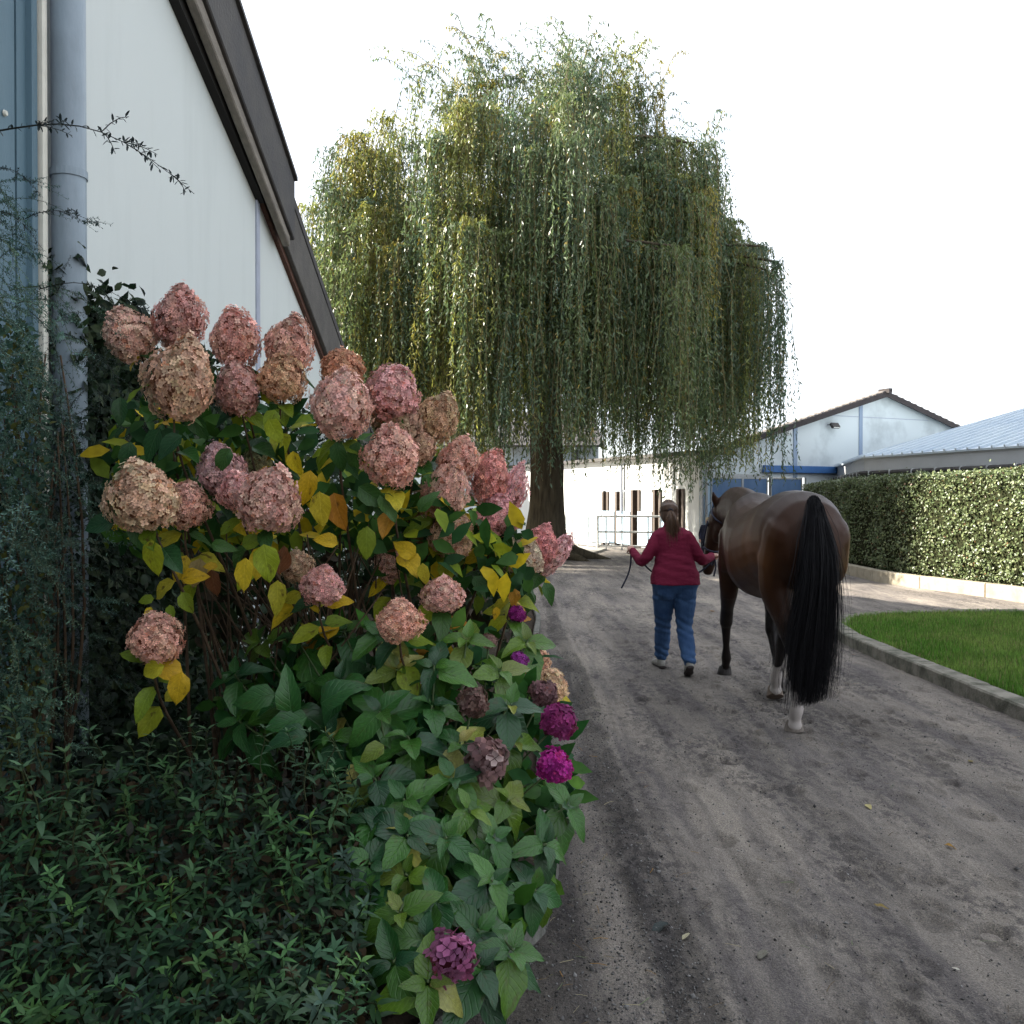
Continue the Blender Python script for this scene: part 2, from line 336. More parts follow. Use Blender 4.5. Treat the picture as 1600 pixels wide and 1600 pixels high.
# straw, twigs and crumbs of leaf lying about
def strawpos(n):
    y = 2.3 + RNG.uniform(0, 1, n) ** 1.5 * 9
    x = np.where(RNG.uniform(0, 1, n) < .72, RNG.normal(.16, .24, n), RNG.uniform(.6, 3.7, n)); return np.stack([x, y, np.zeros(n)], 1)
T = np.array([(-.5, -.02, 0), (-.5, .02, 0), (.0, .05, .04), (.0, .01, .04), (.5, .02, 0), (.5, -.02, 0)], float); TF = [(0, 3, 2, 1), (3, 5, 4, 2)]
n = 1200; P = strawpos(n); P[:, 2] = track_z(P[:, 0], P[:, 1]) + .006
a = RNG.uniform(0, 6.28, n); D = np.stack([np.cos(a), np.sin(a), RNG.normal(0, .12, n)], 1); Mx = frames(D, np.tile([0, 0, 1.], (n, 1)) + RNG.normal(0, .3, (n, 3)))
Mx = np.stack([Mx[:, :, 1], -Mx[:, :, 0], Mx[:, :, 2]], 2)
lw = np.arange(n) > n - 330; P[lw, 0] = RNG.uniform(4.2, 8.5, lw.sum()); P[lw, 1] = RNG.uniform(6.5, 12.8, lw.sum()); P[lw, 2] = .125; P = P[~lw | inpoly_(P[:, 0], P[:, 1])]; lw = lw[~lw | True][:len(P)]; n = len(P); D = D[:n]; Mx = Mx[:n]
sw = RNG.uniform(.018, .07, n); Vv, Ff = instance(T, TF, Mx, P, sw)
cc = np.array([(.22, .16, .075), (.12, .08, .04), (.30, .26, .16), (.05, .035, .02), (.26, .14, .03), (.13, .16, .08)])[RNG.integers(0, 6, n)]
o = build('straw_litter', Vv, Ff, colmat('straw', 0.8, 0.2), col=np.repeat(cc, 6, 0)); tag(o, 'bits of straw, twig and leaf strewn along the bed edge and track', 'litter', kind='stuff')

# flower bed soil
def bed_edge(y): return 0.13 + 0.02 * (y - 3.75) + .02 * math.sin(y * 2.1) if y > 3.75 else 0.145 - .43 * (3.75 - y)
M_SOIL = mat('soil', (.020, .015, .011, 1), .95, color2=(.055, .042, .030, 1), scale=9, bump=.9, bscale=30, spec=.1)
yy = np.linspace(0.5, 24, 160); nxs = 40
V = []; 
for y in yy:
    e = bed_edge(y)
    for k in range(nxs):
        x = -2.38 + (e + 2.38) * k / (nxs - 1)
        V.append((x, y, 0.05 + .05 * math.sin(k / (nxs - 1) * math.pi) + .05 * float(fbm(np.array([x * 4]), np.array([y * 4]), 31)[0]) - (0.07 if k == nxs - 1 else 0)))
idx = np.arange(len(yy) * nxs).reshape(len(yy), nxs); F = np.stack([idx[:-1, :-1], idx[:-1, 1:], idx[1:, 1:], idx[1:, :-1]], -1).reshape(-1, 4)
tag(build('flower_bed_soil', V, F, M_SOIL, smooth=True), kind='structure')
M_CONC = mat('concrete', (.085, .085, .072, 1), .9, color2=(.19, .185, .165, 1), scale=18, bump=.5, bscale=70, spec=.2)
M_KERB = mat('kerb_concrete', (.085, .085, .065, 1), .9, color2=(.22, .205, .17, 1), scale=6, thresh=(.38, .62), bump=.6, bscale=60, spec=.2)
be = empty('bed_edging'); tag(be, kind='structure')
y = 2.5
while y < 14:
    L_ = 0.55; a = Vector((bed_edge(y) + .02, y, .0)); b_ = Vector((bed_edge(y + L_) + .02, y + L_ - .012, .0 + random.uniform(-.012, .012)))
    MB().bar(a, b_, .065, .17).build('edging_stone', M_CONC, be, bevel=.012); y += L_

# grass island with its kerb
M_GRASSG = mat('turf', (.030, .055, .012, 1), .95, color2=(.05, .085, .02, 1), scale=6, bump=.6, bscale=60, spec=.1)
def lawn_outline():
    P = [(3.92, 3.0)]
    P += [(3.92, 10.6)]
    for k in range(9):
        a = math.pi - k / 8 * math.pi / 2 * 1.0; P.append((3.92 + 1.5 + 1.5 * math.cos(a), 11.0 + 2.0 * math.sin(a)))
    P += [(6.5, 13.15), (8.0, 12.9), (10.5, 12.0), (10.5, 3.0)]
    return P
LO = lawn_outline()
mb = MB(); mb.prism(LO, 'z', -.02, .085); o = mb.build('lawn', M_GRASSG); tag(o, kind='structure')
def inpoly(x, y, P):
    c = np.zeros(x.shape, bool); j = len(P) - 1
    for i in range(len(P)):
        xi, yi = P[i]; xj, yj = P[j]
        c ^= ((yi > y) != (yj > y)) & (x < (xj - xi) * (y - yi) / (yj - yi + 1e-12) + xi); j = i
    return c
n = 150000; px_ = RNG.uniform(3.9, 9.0, n); py_ = RNG.uniform(5.5, 13.2, n); k = inpoly(px_, py_, LO) & (px_ < py_ * .58 + .35); px_, py_ = px_[k], py_[k]; n = len(px_)
T = np.array([(-.5, 0, 0), (.5, 0, 0), (.28, .1, .6), (-.28, .1, .6), (0, .4, 1.0)]); TF = [(0, 1, 2, 3), (3, 2, 4, 4)]
T3 = [(0, 1, 2), (0, 2, 3), (3, 2, 4)]
h = RNG.uniform(.035, .085, n) * (0.7 + .6 * fbm(px_ * 2, py_ * 2, 5)); an = RNG.uniform(0, 6.28, n)
Mz = np.zeros((n, 3, 3)); wd = RNG.uniform(.005, .010, n); lean = RNG.uniform(.2, 1.0, n)
Mz[:, 0, 0] = np.cos(an) * wd; Mz[:, 1, 0] = np.sin(an) * wd; Mz[:, 0, 1] = -np.sin(an) * h * lean; Mz[:, 1, 1] = np.cos(an) * h * lean; Mz[:, 2, 2] = h
Vv, Ff = instance(T, T3, Mz, np.stack([px_, py_, np.full(n, .082)], 1))
tint = np.clip((fbm(px_ * 1.6, py_ * 1.6, 8)[:, None] - .3) * 2.2, 0, 1); r_ = RNG.uniform(.55, 1.5, (n, 1)) * (.7 + .6 * fbm(px_ * 7, py_ * 7, 18)[:, None])
cc = (np.array([[.085, .190, .024]]) * (1 - tint) + np.array([[.17, .25, .055]]) * tint) * r_; dry = RNG.uniform(0, 1, n) > .93; cc[dry] = (.26, .22, .11)
o = build('grass', Vv, Ff, leafmat('grassm', 'attr', .3, .6, False, spec=.2), col=np.repeat(cc, 5, 0)); tag(o, 'short mown grass of the kerbed lawn beside the track', 'grass', kind='stuff')
kb = empty('lawn_kerb'); tag(kb, kind='structure')
def kerb_run(pts, parent, Lk, wdt, hgt, zc, m, jit=.006, name='kerb_stone'):
    pts = [Vector((p[0], p[1], 0)) for p in pts]; seg = []; acc = [0]
    for i in range(len(pts) - 1): acc.append(acc[-1] + (pts[i + 1] - pts[i]).length)
    def pos(s):
        for i in range(len(pts) - 1):
            if s <= acc[i + 1] or i == len(pts) - 2:
                return pts[i].lerp(pts[i + 1], (s - acc[i]) / max(acc[i + 1] - acc[i], 1e-6))
    s = 0
    while s < acc[-1] - .1:
        e = min(s + Lk * random.uniform(.9, 1.1), acc[-1]); a = pos(s + .006); b = pos(e - .006); dz = random.uniform(-jit, jit)
        a.z = b.z = zc + dz; b.z += random.uniform(-jit, jit) * .5
        MB().bar(a, b, wdt, hgt).build(name, m, parent, bevel=.014); s = e
kerb_run([(3.81, 3.2)] + [(3.81, 10.7)] + [(p[0] - .06 if i < 6 else p[0], p[1] + (.06 if i > 3 else 0)) for i, p in enumerate(LO[2:11])] + [(6.5, 13.24), (8.0, 12.99), (10, 12.3)], kb, .95, .19, .20, .025, M_KERB)

# ------------------------------------------------------------------ hedge behind its kerb of blocks
HL = [(9.35, 12.6), (8.55, 15.6), (7.75, 19.0), (7.85, 22.5), (8.75, 27.0), (9.25, 30.8)]        # foot of its face
hk = empty('hedge_kerb'); tag(hk, kind='structure')
kerb_run([(p[0] - .30, p[1]) for p in HL], hk, 1.9, .2, .30, .08, mat('block', (.25, .215, .16, 1), .9, color2=(.40, .35, .27, 1), scale=5, bump=.5, bscale=50, spec=.2), .015, 'kerb_block')
hr = empty('clipped_hedge', (8.2, 19, 0)); tag(hr, 'long clipped evergreen hedge with glossy small leaves behind a block kerb', 'hedge')
HT = 2.18
def hpos(s):                                           # s in metres along the face
    acc = 0
    for (a, b) in zip(HL[:-1], HL[1:]):
        A, B = Vector((*a, 0)), Vector((*b, 0)); L_ = (B - A).length
        if s <= acc + L_ or b == HL[-1]:
            d = (B - A).normalized(); return A + d * (s - acc), Vector((-d.y, d.x, 0))   # outward towards the track
        acc += L_
HLEN = sum((Vector(b) - Vector(a)).length for a, b in zip(HL[:-1], HL[1:]))
mb = MB(); S = np.linspace(0, HLEN, 40); V = []; prof = [(-.12, .12), (-.04, .5), (-.05, 1.4), (-.10, 2.0), (-.22, 2.10), (-1.0, 2.12), (-1.0, .1)]
for s in S:
    p, o_ = hpos(s)
    for (u, z) in prof: V.append(p + o_ * (u + .05 * (random.random() - .5)) + Vector((0, 0, z + .04 * (random.random() - .5))))
n = len(prof); F = [(i * n + j, i * n + j + 1, (i + 1) * n + j + 1, (i + 1) * n + j) for i in range(len(S) - 1) for j in range(n - 1)]
F += [tuple(range(n)), tuple((len(S) - 1) * n + j for j in range(n))[::-1]]
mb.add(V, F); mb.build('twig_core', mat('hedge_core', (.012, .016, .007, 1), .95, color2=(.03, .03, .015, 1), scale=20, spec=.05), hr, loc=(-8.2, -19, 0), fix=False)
NF, NT = 52000, 12000
s_ = RNG.uniform(0, HLEN, NF + NT); pn = [hpos(s) for s in s_]; PP = np.array([p for p, _ in pn]); OO = np.array([o for _, o in pn])
zz = RNG.uniform(.10, HT, NF + NT); dep = RNG.uniform(-.13, .05, NF + NT)
top = np.arange(NF + NT) >= NF
lump = (fbm(s_ * 1.5, zz * 1.5, 41) - .5) * .22 + (fbm(s_ * 5, zz * 5, 43) - .5) * .12
dep = dep + lump; dep = dep - np.where(zz < .3, (.3 - zz) * .9, 0) - np.where(zz > 2.0, (zz - 2.0) * .8, 0)
dep = np.where(top, -RNG.uniform(0, 1.0, NF + NT), dep); zz = np.where(top, HT - .04 + (fbm(s_ * 2, dep * 3, 47) - .5) * .16 + RNG.uniform(-.05, .05, NF + NT), zz)
spr = RNG.uniform(0, 1, NF + NT) > .992; zz = zz + np.where(spr & top, RNG.uniform(.02, .14, NF + NT), 0)
P = PP + OO * dep[:, None]; P[:, 2] = zz
Nn = OO * np.where(top, .25, 1.0)[:, None] + np.array([0, 0, 1.0]) * np.where(top, 1.0, .35)[:, None] + runit(NF + NT) * .55
D = runit(NF + NT); D[:, 2] -= .2
LT = np.array([(0, 0, 0), (.33, .35, .06), (.30, .75, .03), (0, 1, -.06), (-.30, .75, .03), (-.33, .35, .06)]); LF = [(0, 1, 2, 3), (0, 3, 4, 5)]
Vv, Ff = instance(LT, LF, frames(D, Nn), P - np.array([8.2, 19, 0]), RNG.uniform(.035, .062, NF + NT))
pal = np.array([(.115, .145, .060), (.095, .128, .052), (.140, .168, .072), (.072, .102, .040), (.18, .19, .09)]); cc = pal[RNG.choice(5, NF + NT, p=[.3, .3, .2, .15, .05])] * RNG.uniform(.75, 1.3, (NF + NT, 1))
cc[(RNG.uniform(0, 1, NF + NT) > .985)] = (.14, .07, .03)
o = build('foliage', Vv, Ff, leafmat('hedgem', 'attr', .15, .40, False, spec=.4, var=.15), hr, col=np.repeat(cc, 6, 0)); tag(o, kind='stuff')

# ------------------------------------------------------------------ left building: wing with its gable to the track, unseen hall added behind it
def streaky(name, base, dark, sc=2.2, hi=.70):
    m = mat(name, base, .6, color2=dark, scale=sc, stretch=(1, 1.6, .25), thresh=(.50, hi + .2), bump=.08, bscale=90, spec=.3); return m
M_PANEL = streaky('white_panel', (.585, .62, .60, 1), (.52, .555, .535, 1))
M_STRIP = mat('joint_strip', (.36, .39, .47, 1), .45, var=.1, scale=5)
M_BLUEG = mat('blue_cladding', (.075, .135, .175, 1), .5, color2=(.105, .175, .215, 1), scale=2.0, stretch=(1, 3, .4), bump=.08, bscale=60)
M_CREAM = mat('cream_trim', (.62, .60, .52, 1), .5, var=.08, scale=12)
M_ZINC = mat('painted_pipe', (.255, .315, .365, 1), .45, color2=(.17, .21, .24, 1), scale=4, stretch=(1, 1, .4), bump=.12, bscale=40, spec=.45)
M_FASCIA = mat('dark_fascia', (.045, .043, .045, 1), .75, color2=(.075, .068, .062, 1), scale=3, bump=.3, bscale=30)
M_BEAM = mat('weathered_beam', (.16, .14, .12, 1), .85, color2=(.27, .24, .20, 1), scale=6, stretch=(3, .6, 3), bump=.4, bscale=40)
M_RUST = mat('rusty_edge', (.10, .045, .03, 1), .85, var=.4, scale=20)
M_NEARBLACK = mat('near_black', (.018, .017, .016, 1), .9)
M_ROOF = mat('roof_sheet', (.055, .05, .05, 1), .8, var=.25, scale=5)
WX = -2.4
def rake(y): return 4.81 - .357 * (y - 9.88)
lb = empty('gabled_barn', (-2.4, 9, 0)); tag(lb, 'pale panelled barn wing with dark sloping roof edge left of the hydrangeas', 'barn')
LL = (2.4, -9, 0)
def lpart(mb, name, m, **k): return mb.build(name, m, lb, loc=LL, **k)
def wall_piece(y0, y1, x0, x1, zb=0.0, drop=.10):
    mb = MB(); mb.prism([(y0, zb), (y1, zb), (y1, rake(y1) - drop), (y0, rake(y0) - drop)], 'x', x0, x1); return mb
lpart(wall_piece(4.98, 9.00, WX - .12, WX), 'wall_panel', M_PANEL)
lpart(wall_piece(9.10, 12.9, WX - .12, WX), 'wall_panel', M_PANEL)
lpart(wall_piece(13.0, 16.0, WX - .12, WX), 'wall_panel', M_PANEL)
for y in (9.05, 12.95):
    lpart(wall_piece(y - .045, y + .045, WX - .11, WX + .022, 0, .14), 'joint_strip', M_STRIP, bevel=.006)
for y0, y1 in ((-6, 3.55), (3.57, 4.66), (4.68, 4.77)):
    lpart(wall_piece(y0, y1, WX - .12, WX - .005), 'cladding_sheet', M_BLUEG)
lpart(wall_piece(4.77, 4.82, WX - .10, WX + .03), 'corner_trim', M_BLUEG, bevel=.006)
lpart(wall_piece(4.845, 4.885, WX - .10, WX + .05), 'corner_trim', M_CREAM, bevel=.01)
lpart(wall_piece(4.82, 4.98, WX - .14, WX - .03), 'recess_panel', M_STRIP)
r = mb = MB(); mb.tube([(WX + .0, 4.557, 3.44), (WX + .012, 4.557, 3.44)], [.016, .012], 10); lpart(mb, 'rivet', M_CREAM)
pp = MB().tube([(WX + .10, 5.0, -.05), (WX + .10, 5.0, 5.9)], .085, 28); lpart(pp, 'downpipe', M_ZINC, smooth=True)
for z in (1.35, 3.3):
    lpart(MB().tube([(WX + .10, 5.0, z - .02), (WX + .10, 5.0, z + .02)], .092, 24), 'pipe_clip', M_ZINC)
# dark sloping roof edge: deep board, weathered beam, a dark strip painted in for the shade gap under it, then the thinner run down to the eaves
def rb(y0, y1, x0, x1, t0, t1, b0, b1):            # board along the rake: top/bottom offsets at both ends
    mb = MB(); mb.prism([(y0, rake(y0) + b0), (y1, rake(y1) + b1), (y1, rake(y1) + t1), (y0, rake(y0) + t0)], 'x', x0, x1); return mb
lpart(rb(3.0, 9.76, -2.28, -2.20, .0, .0, -.66, -.60), 'roof_edge_board', M_FASCIA, bevel=.01)
lpart(rb(3.0, 9.70, -2.31, -2.235, -.655, -.595, -.83, -.70), 'under_beam', M_BEAM, bevel=.01)
lpart(rb(3.0, 9.06, -2.41, -2.33, -.2, -.2, -1.03, -.69), 'painted_shade_strip', M_NEARBLACK)
lpart(rb(9.78, 16.1, -2.36, -2.30, .0, .0, -.58, -.62), 'roof_edge_board', mat('barge_grey', (.065, .06, .055, 1), .85, color2=(.11, .10, .09, 1), scale=4, bump=.4, bscale=30), bevel=.008)
lpart(rb(9.10, 16.1, -2.40, -2.355, -.2, -.2, -.64, -.66), 'rusty_flashing', M_RUST)
lpart(rb(3.0, 9.76, -2.205, -2.17, .04, .04, .0, .0), 'drip_edge', M_FASCIA)
mb = MB(); mb.prism([(-20, rake(-2) - 18 * .357), (-2, rake(-2)), (16.2, rake(16.2)), (16.2, rake(16.2) + .1), (-2, rake(-2) + .1), (-20, rake(-2) - 18 * .357 + .1)], 'x', -7.0, -2.29); lpart(mb, 'roof', M_ROOF)
mb = MB(); mb.prism([(-19.8, 0), (16, 0), (16, rake(16) - .12), (-2, rake(-2) - .12), (-19.8, rake(-2) - 17.8 * .357 - .12)], 'x', -6.98, WX - .15); lpart(mb, 'inner_wall', M_PANEL)
# large unseen hall added behind the wing to cast shade over the track
hl = empty('added_shade_hall', (-16, 8, 0)); tag(hl, 'large unseen pale hall added behind the panelled wing to shade the track', 'hall')
def hroof(y): return 6.3 + .35 * (24.8 - y) if y > 8 else 6.3 + .35 * 16.8 - .35 * (8 - y)
mb = MB(); mb.prism([(-24, 0), (24.6, 0), (24.6, hroof(24.6) - .1), (8, hroof(8) - .1), (-24, hroof(-24) - .1)], 'x', -30, -7.05); mb.build('wall', M_PANEL, hl, loc=(16, -8, 0))
mb = MB(); mb.prism([(-24.4, hroof(-24.4)), (8, hroof(8)), (24.9, hroof(24.9)), (24.9, hroof(24.9) + .15), (8, hroof(8) + .15), (-24.4, hroof(-24.4) + .15)], 'x', -30.3, -6.9); mb.build('roof', M_ROOF, hl, loc=(16, -8, 0))

# ------------------------------------------------------------------ far barn: gable in the shade, stable wall in the sun
M_BLUE = mat('blue_paint', (.045, .135, .34, 1), .45, var=.12, scale=3)
M_BLUEP = mat('blue_door_sheet', (.085, .16, .29, 1), .4, color2=(.12, .20, .34, 1), scale=1.5, stretch=(4, 4, .5))
M_PBLUE = mat('pale_blue_paint', (.42, .56, .68, 1), .5, var=.08, scale=3)
M_WHITE = mat('white_render', (.72, .73, .72, 1), .7, color2=(.62, .63, .61, 1), scale=1.2, bump=.1, bscale=30)
M_GALV = mat('galvanised', (.42, .43, .43, 1), .45, var=.15, scale=15, metal=.35)
M_BROWN = mat('brown_wood', (.065, .048, .038, 1), .7, color2=(.10, .075, .06, 1), scale=8, stretch=(4, 4, .5), bump=.2)
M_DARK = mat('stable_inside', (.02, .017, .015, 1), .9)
M_STAIN = mat('stained_panel', (.60, .65, .66, 1), .65, color2=(.40, .44, .45, 1), scale=.75, thresh=(.52, .75), detail=4, spec=.25)
C0 = Vector((6.1, 31.0, 0)); GU = Vector((.902, .431, 0)).normalized(); GN = Vector((GU.y, -GU.x, 0)); SU = Vector((-GU.y, GU.x, 0)); SN = -GU
fb = empty('stable_barn', tuple(C0)); tag(fb, 'white stable barn with dark gable roof and blue sliding doors', 'barn')
def GM(origin, u, nrm):                                  # local x along the wall, y outward, z up
    return Matrix(((u.x, nrm.x, 0, origin.x), (u.y, nrm.y, 0, origin.y), (0, 0, 1, 0), (0, 0, 0, 1)))
MG = GM(Vector((0, 0, 0)), GU, GN); MS = GM(Vector((0, 0, 0)), SU, SN)
def fpart(mb, name, m, M, parent=fb, **k):
    mb.v = [tuple(M @ Vector(v)) for v in mb.v]; return mb.build(name, m, parent, **k)
EV, AP, HALF = 3.15, 5.50, 7.87
def gtop(t): return EV + (AP - EV) * (1 - abs(t - HALF) / HALF)
def gpanel(t0, t1, z0=0, z1=None, y=0.0):
    mb = MB(); pts = [(t0, z0), (t1, z0)]
    if z1 is None:
        pts += [(t1, gtop(t1) - .02)] + ([(HALF, AP - .02)] if t0 < HALF < t1 else []) + [(t0, gtop(t0) - .02)]
    else: pts += [(t1, z1), (t0, z1)]
    mb.prism(pts, 'y', y - .1, y); return mb
def tpx(px):                                             # image column -> metres along the gable
    k = (px - 800) / FPX; return (k * C0.y - C0.x) / (GU.x - k * GU.y)
t1, t2 = tpx(1242), tpx(1344)
SEAM = 4.62
for (a, b) in ((.0, t1 - .08), (t1 + .08, t2 - .08), (t2 + .08, 2 * HALF)):
    fpart(gpanel(a, b, 2.45), 'gable_panel', M_STAIN, MG)
fpart(gpanel(tpx(1280), tpx(1450), SEAM - .012, SEAM + .012, .012), 'panel_seam', M_STRIP, MG)
for t in (t1, t2): fpart(gpanel(t - .08, t + .08, 2.4, gtop(t) - .05, .03), 'joint_strip', mat('joint_blue', (.24, .31, .42, 1), .5), MG)
fpart(gpanel(.0, tpx(1110), 0, 2.45, .0), 'corner_panel', M_PBLUE, MG)
fpart(gpanel(tpx(1260), 2 * HALF, 0, 2.45, 0.0), 'lower_wall', M_STAIN, MG)
td0, tdm, td1, td2 = tpx(1110), tpx(1159), tpx(1198), tpx(1250)
for (a, b, y) in ((td0, tdm, .03), (tdm, td1, .03), (td1 + .08, td2, .09)):
    d = fpart(gpanel(a + .04, b - .04, .05, 2.38, y), 'sliding_door', M_BLUEP, MG)
    for (z0, z1, a0, b0) in ((2.38, 2.44, a, b), (.0, .05, a, b), (.05, 2.38, a, a + .04), (.05, 2.38, b - .04, b)):
        fpart(gpanel(a0, b0, z0, z1, y + .02), 'door_frame', M_GALV, MG, parent=d)
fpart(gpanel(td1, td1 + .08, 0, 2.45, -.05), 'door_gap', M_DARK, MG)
fpart(gpanel(.3, td1 + .2, 2.44, 2.53, .02), 'lintel_strip', M_GALV, MG)
fpart(gpanel(tpx(1189), tpx(1330), 2.60, 2.84, .16), 'door_rail_cover', M_BLUE, MG, bevel=.01)
for t in (-.02, .16): fpart(MB().tube([(t, .08, 0), (t, .08, 2.9)], .045, 8), 'downpipe', M_GALV, MG)
for s in (-1, 1):                                        # roof: two slopes of sheet with a dark verge board and wavy edge
    a, b = (-.35, HALF) if s < 0 else (HALF, 2 * HALF + .35)
    za, zb = (EV - .1, AP) if s < 0 else (AP, EV - .1)
    mb = MB(); mb.add([(a, .25, za), (b, .25, zb), (b, .25, zb + .06), (a, .25, za + .06), (a + 9.5, -9, za), (b + 9.5, -9, zb), (b + 9.5, -9, zb + .06), (a + 9.5, -9, za + .06)],
                      [(0, 1, 2, 3), (4, 7, 6, 5), (0, 4, 5, 1), (3, 2, 6, 7), (0, 3, 7, 4), (1, 5, 6, 2)])
    fpart(mb, 'roof_slope', M_ROOF, MG)
    mb = MB(); mb.add([(a, .26, za - .15), (b, .26, zb - .15), (b, .26, zb + .04), (a, .26, za + .04), (a, .32, za - .15), (b, .32, zb - .15), (b, .32, zb + .04), (a, .32, za + .04)],
                      [(0, 3, 2, 1), (4, 5, 6, 7), (0, 1, 5, 4), (3, 7, 6, 2), (0, 4, 7, 3), (1, 2, 6, 5)])
    fpart(mb, 'verge_board', mat('verge', (.035, .028, .028, 1), .8, var=.2, scale=6), MG)
    mb = MB(); N_ = 26
    for i in range(N_):
        u = (i + .5) / N_; t = a + (b - a) * u; z = za + (zb - za) * u + .065
        mb.box((t, .1, z), ((b - a) / N_ * .45, .35, .045), Matrix.Rotation(-math.atan2(zb - za, b - a), 3, 'Y'))
    fpart(mb, 'sheet_ribs', mat('rib_light', (.20, .18, .17, 1), .7), MG)
fpart(MB().box((HALF, .2, AP + .06), (.16, .5, .16)), 'ridge_cap', mat('verge', (0, 0, 0, 1)), MG)
# stable wall in the sun with open half doors
def spanel(a, b, z0, z1, y=0.0, th=.12):
    mb = MB(); mb.prism([(a, z0), (b, z0), (b, z1), (a, z1)], 'y', y - th, y); return mb
def spx(px):
    k = (px - 800) / FPX; return (k * C0.y - C0.x) / (SU.x - k * SU.y)
opens = sorted([(spx(1069), spx(1059), 2.05), (spx(1033), spx(1022), 2.05), (spx(1000), spx(988), 2.05), (spx(972), spx(963), 2.0), (spx(951), spx(942), 2.0)])
prev = .0; SE = 18.0
for (a, b, zt) in opens:
    fpart(spanel(prev, a, 0, zt), 'stable_wall_panel', M_WHITE, MS); prev = b
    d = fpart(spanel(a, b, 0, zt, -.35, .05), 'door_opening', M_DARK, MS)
    fpart(spanel(a - .03, a + .10, 0, zt, .05, .2), 'door_jamb', M_BROWN, MS); fpart(spanel(b - .10, b + .03, 0, zt, .05, .2), 'door_jamb', M_BROWN, MS)
    fpart(spanel(b + .05, b + .95, .08, 1.28, .07, .05), 'half_door', M_PBLUE, MS)
fpart(spanel(prev, SE, 0, 2.05), 'stable_wall_panel', M_WHITE, MS)
fpart(spanel(0.0, SE, 2.05, EV), 'stable_wall_upper', M_WHITE, MS)
fpart(MB().tube([(spx(974), .08, 1.2), (spx(974), .08, 3.0)], .05, 8), 'downpipe', M_STRIP, MS)
fpart(spanel(-.1, SE + .2, EV, EV + .12, .25, 1.6), 'stable_roof_edge', M_FASCIA, MS)
# fittings on the gable
fl = empty('floodlight', tuple(C0 + GU * tpx(1297) + Vector((0, 0, 4.25)) + GN * .12), rz=math.atan2(GU.y, GU.x)); tag(fl, 'small dark floodlight fixed high on the white gable', 'floodlight')
MB().box((0, -.10, 0), (.34, .10, .20), Matrix.Rotation(R(-35), 3, 'X')).build('housing', M_FASCIA, fl, bevel=.01)
MB().box((0, -.165, -.035), (.28, .012, .14), Matrix.Rotation(R(-35), 3, 'X')).build('lens', mat('lamp_glass', (.55, .55, .5, 1), .2), fl)
MB().bar((-.2, 0.05, .03), (0, -.06, .03), .03, .03).build('bracket', M_FASCIA, fl)
wl = empty('round_wall_light', tuple(C0 + GU * tpx(1230) + Vector((0, 0, 4.02)) + GN * .03), rz=math.atan2(GU.y, GU.x)); tag(wl, 'round white bulkhead light on the gable beside the joint strip', 'wall light')
MB().tube([(0, .04, 0), (0, -.05, 0), (0, -.07, 0)], [.14, .14, .10], 20).build('shade', mat('white_plastic', (.75, .75, .74, 1), .4), wl)
MB().tube([(0, .05, 0), (0, -.02, 0)], [.16, .16], 20).build('rim', M_GALV, wl)

# ------------------------------------------------------------------ rear building behind the willow trunk
rbld = empty('rear_stable', (-1, 44, 0)); tag(rbld, 'low pale blue and white building far behind the willow trunk', 'building')
def rp(mb, name, m, parent=rbld, **k): return mb.build(name, m, parent, loc=(1, -44, 0) if parent is rbld else None, **k)
def rbox(px0, px1, z0, z1, y=44.0, th=.1):
    x0, x1 = (px0 - 800) / FPX * y, (px1 - 800) / FPX * y; return MB().box(((x0 + x1) / 2, y, (z0 + z1) / 2), (x1 - x0, th, z1 - z0))
rp(rbox(520, 935, 0, 4.2, 44.2), 'wall', mat('rear_wall', (.50, .57, .63, 1), .7, var=.08, scale=1))
d = rp(rbox(904, 926, 0, 2.2, 44.1), 'door', M_BLUEP)
d = rp(rbox(930, 944, 0, 1.9, 44.1), 'door', M_BLUEP)
for px in (802, 824, 760):
    f = rp(rbox(px - 6, px + 6, .7, 1.9, 44.1), 'window', mat('rear_glass', (.16, .23, .32, 1), .15))
    rp(rbox(px - 7.5, px + 7.5, .62, .7, 44.06), 'sill', M_WHITE); rp(rbox(px - 7.5, px + 7.5, 1.9, 1.97, 44.06), 'window_head', M_WHITE)
rp(MB().tube([((901 - 800) / FPX * 44, 44.05, .1), ((901 - 800) / FPX * 44, 44.05, 4)], .06, 8), 'downpipe', M_FASCIA)
rp(rbox(886, 900, 1.55, 1.72, 44.12), 'number_plate', mat('plate_grey', (.34, .37, .42, 1), .6))
rp(rbox(890, 892.6, 2.0, 2.1, 44.1), 'vent', M_FASCIA)
mb = MB(); mb.prism([(43.5, 4.1), (50, 6.2), (56.5, 4.1), (56.5, 4.2), (50, 6.3), (43.5, 4.2)], 'x', -9, 4.2); rp(mb, 'roof', M_ROOF)

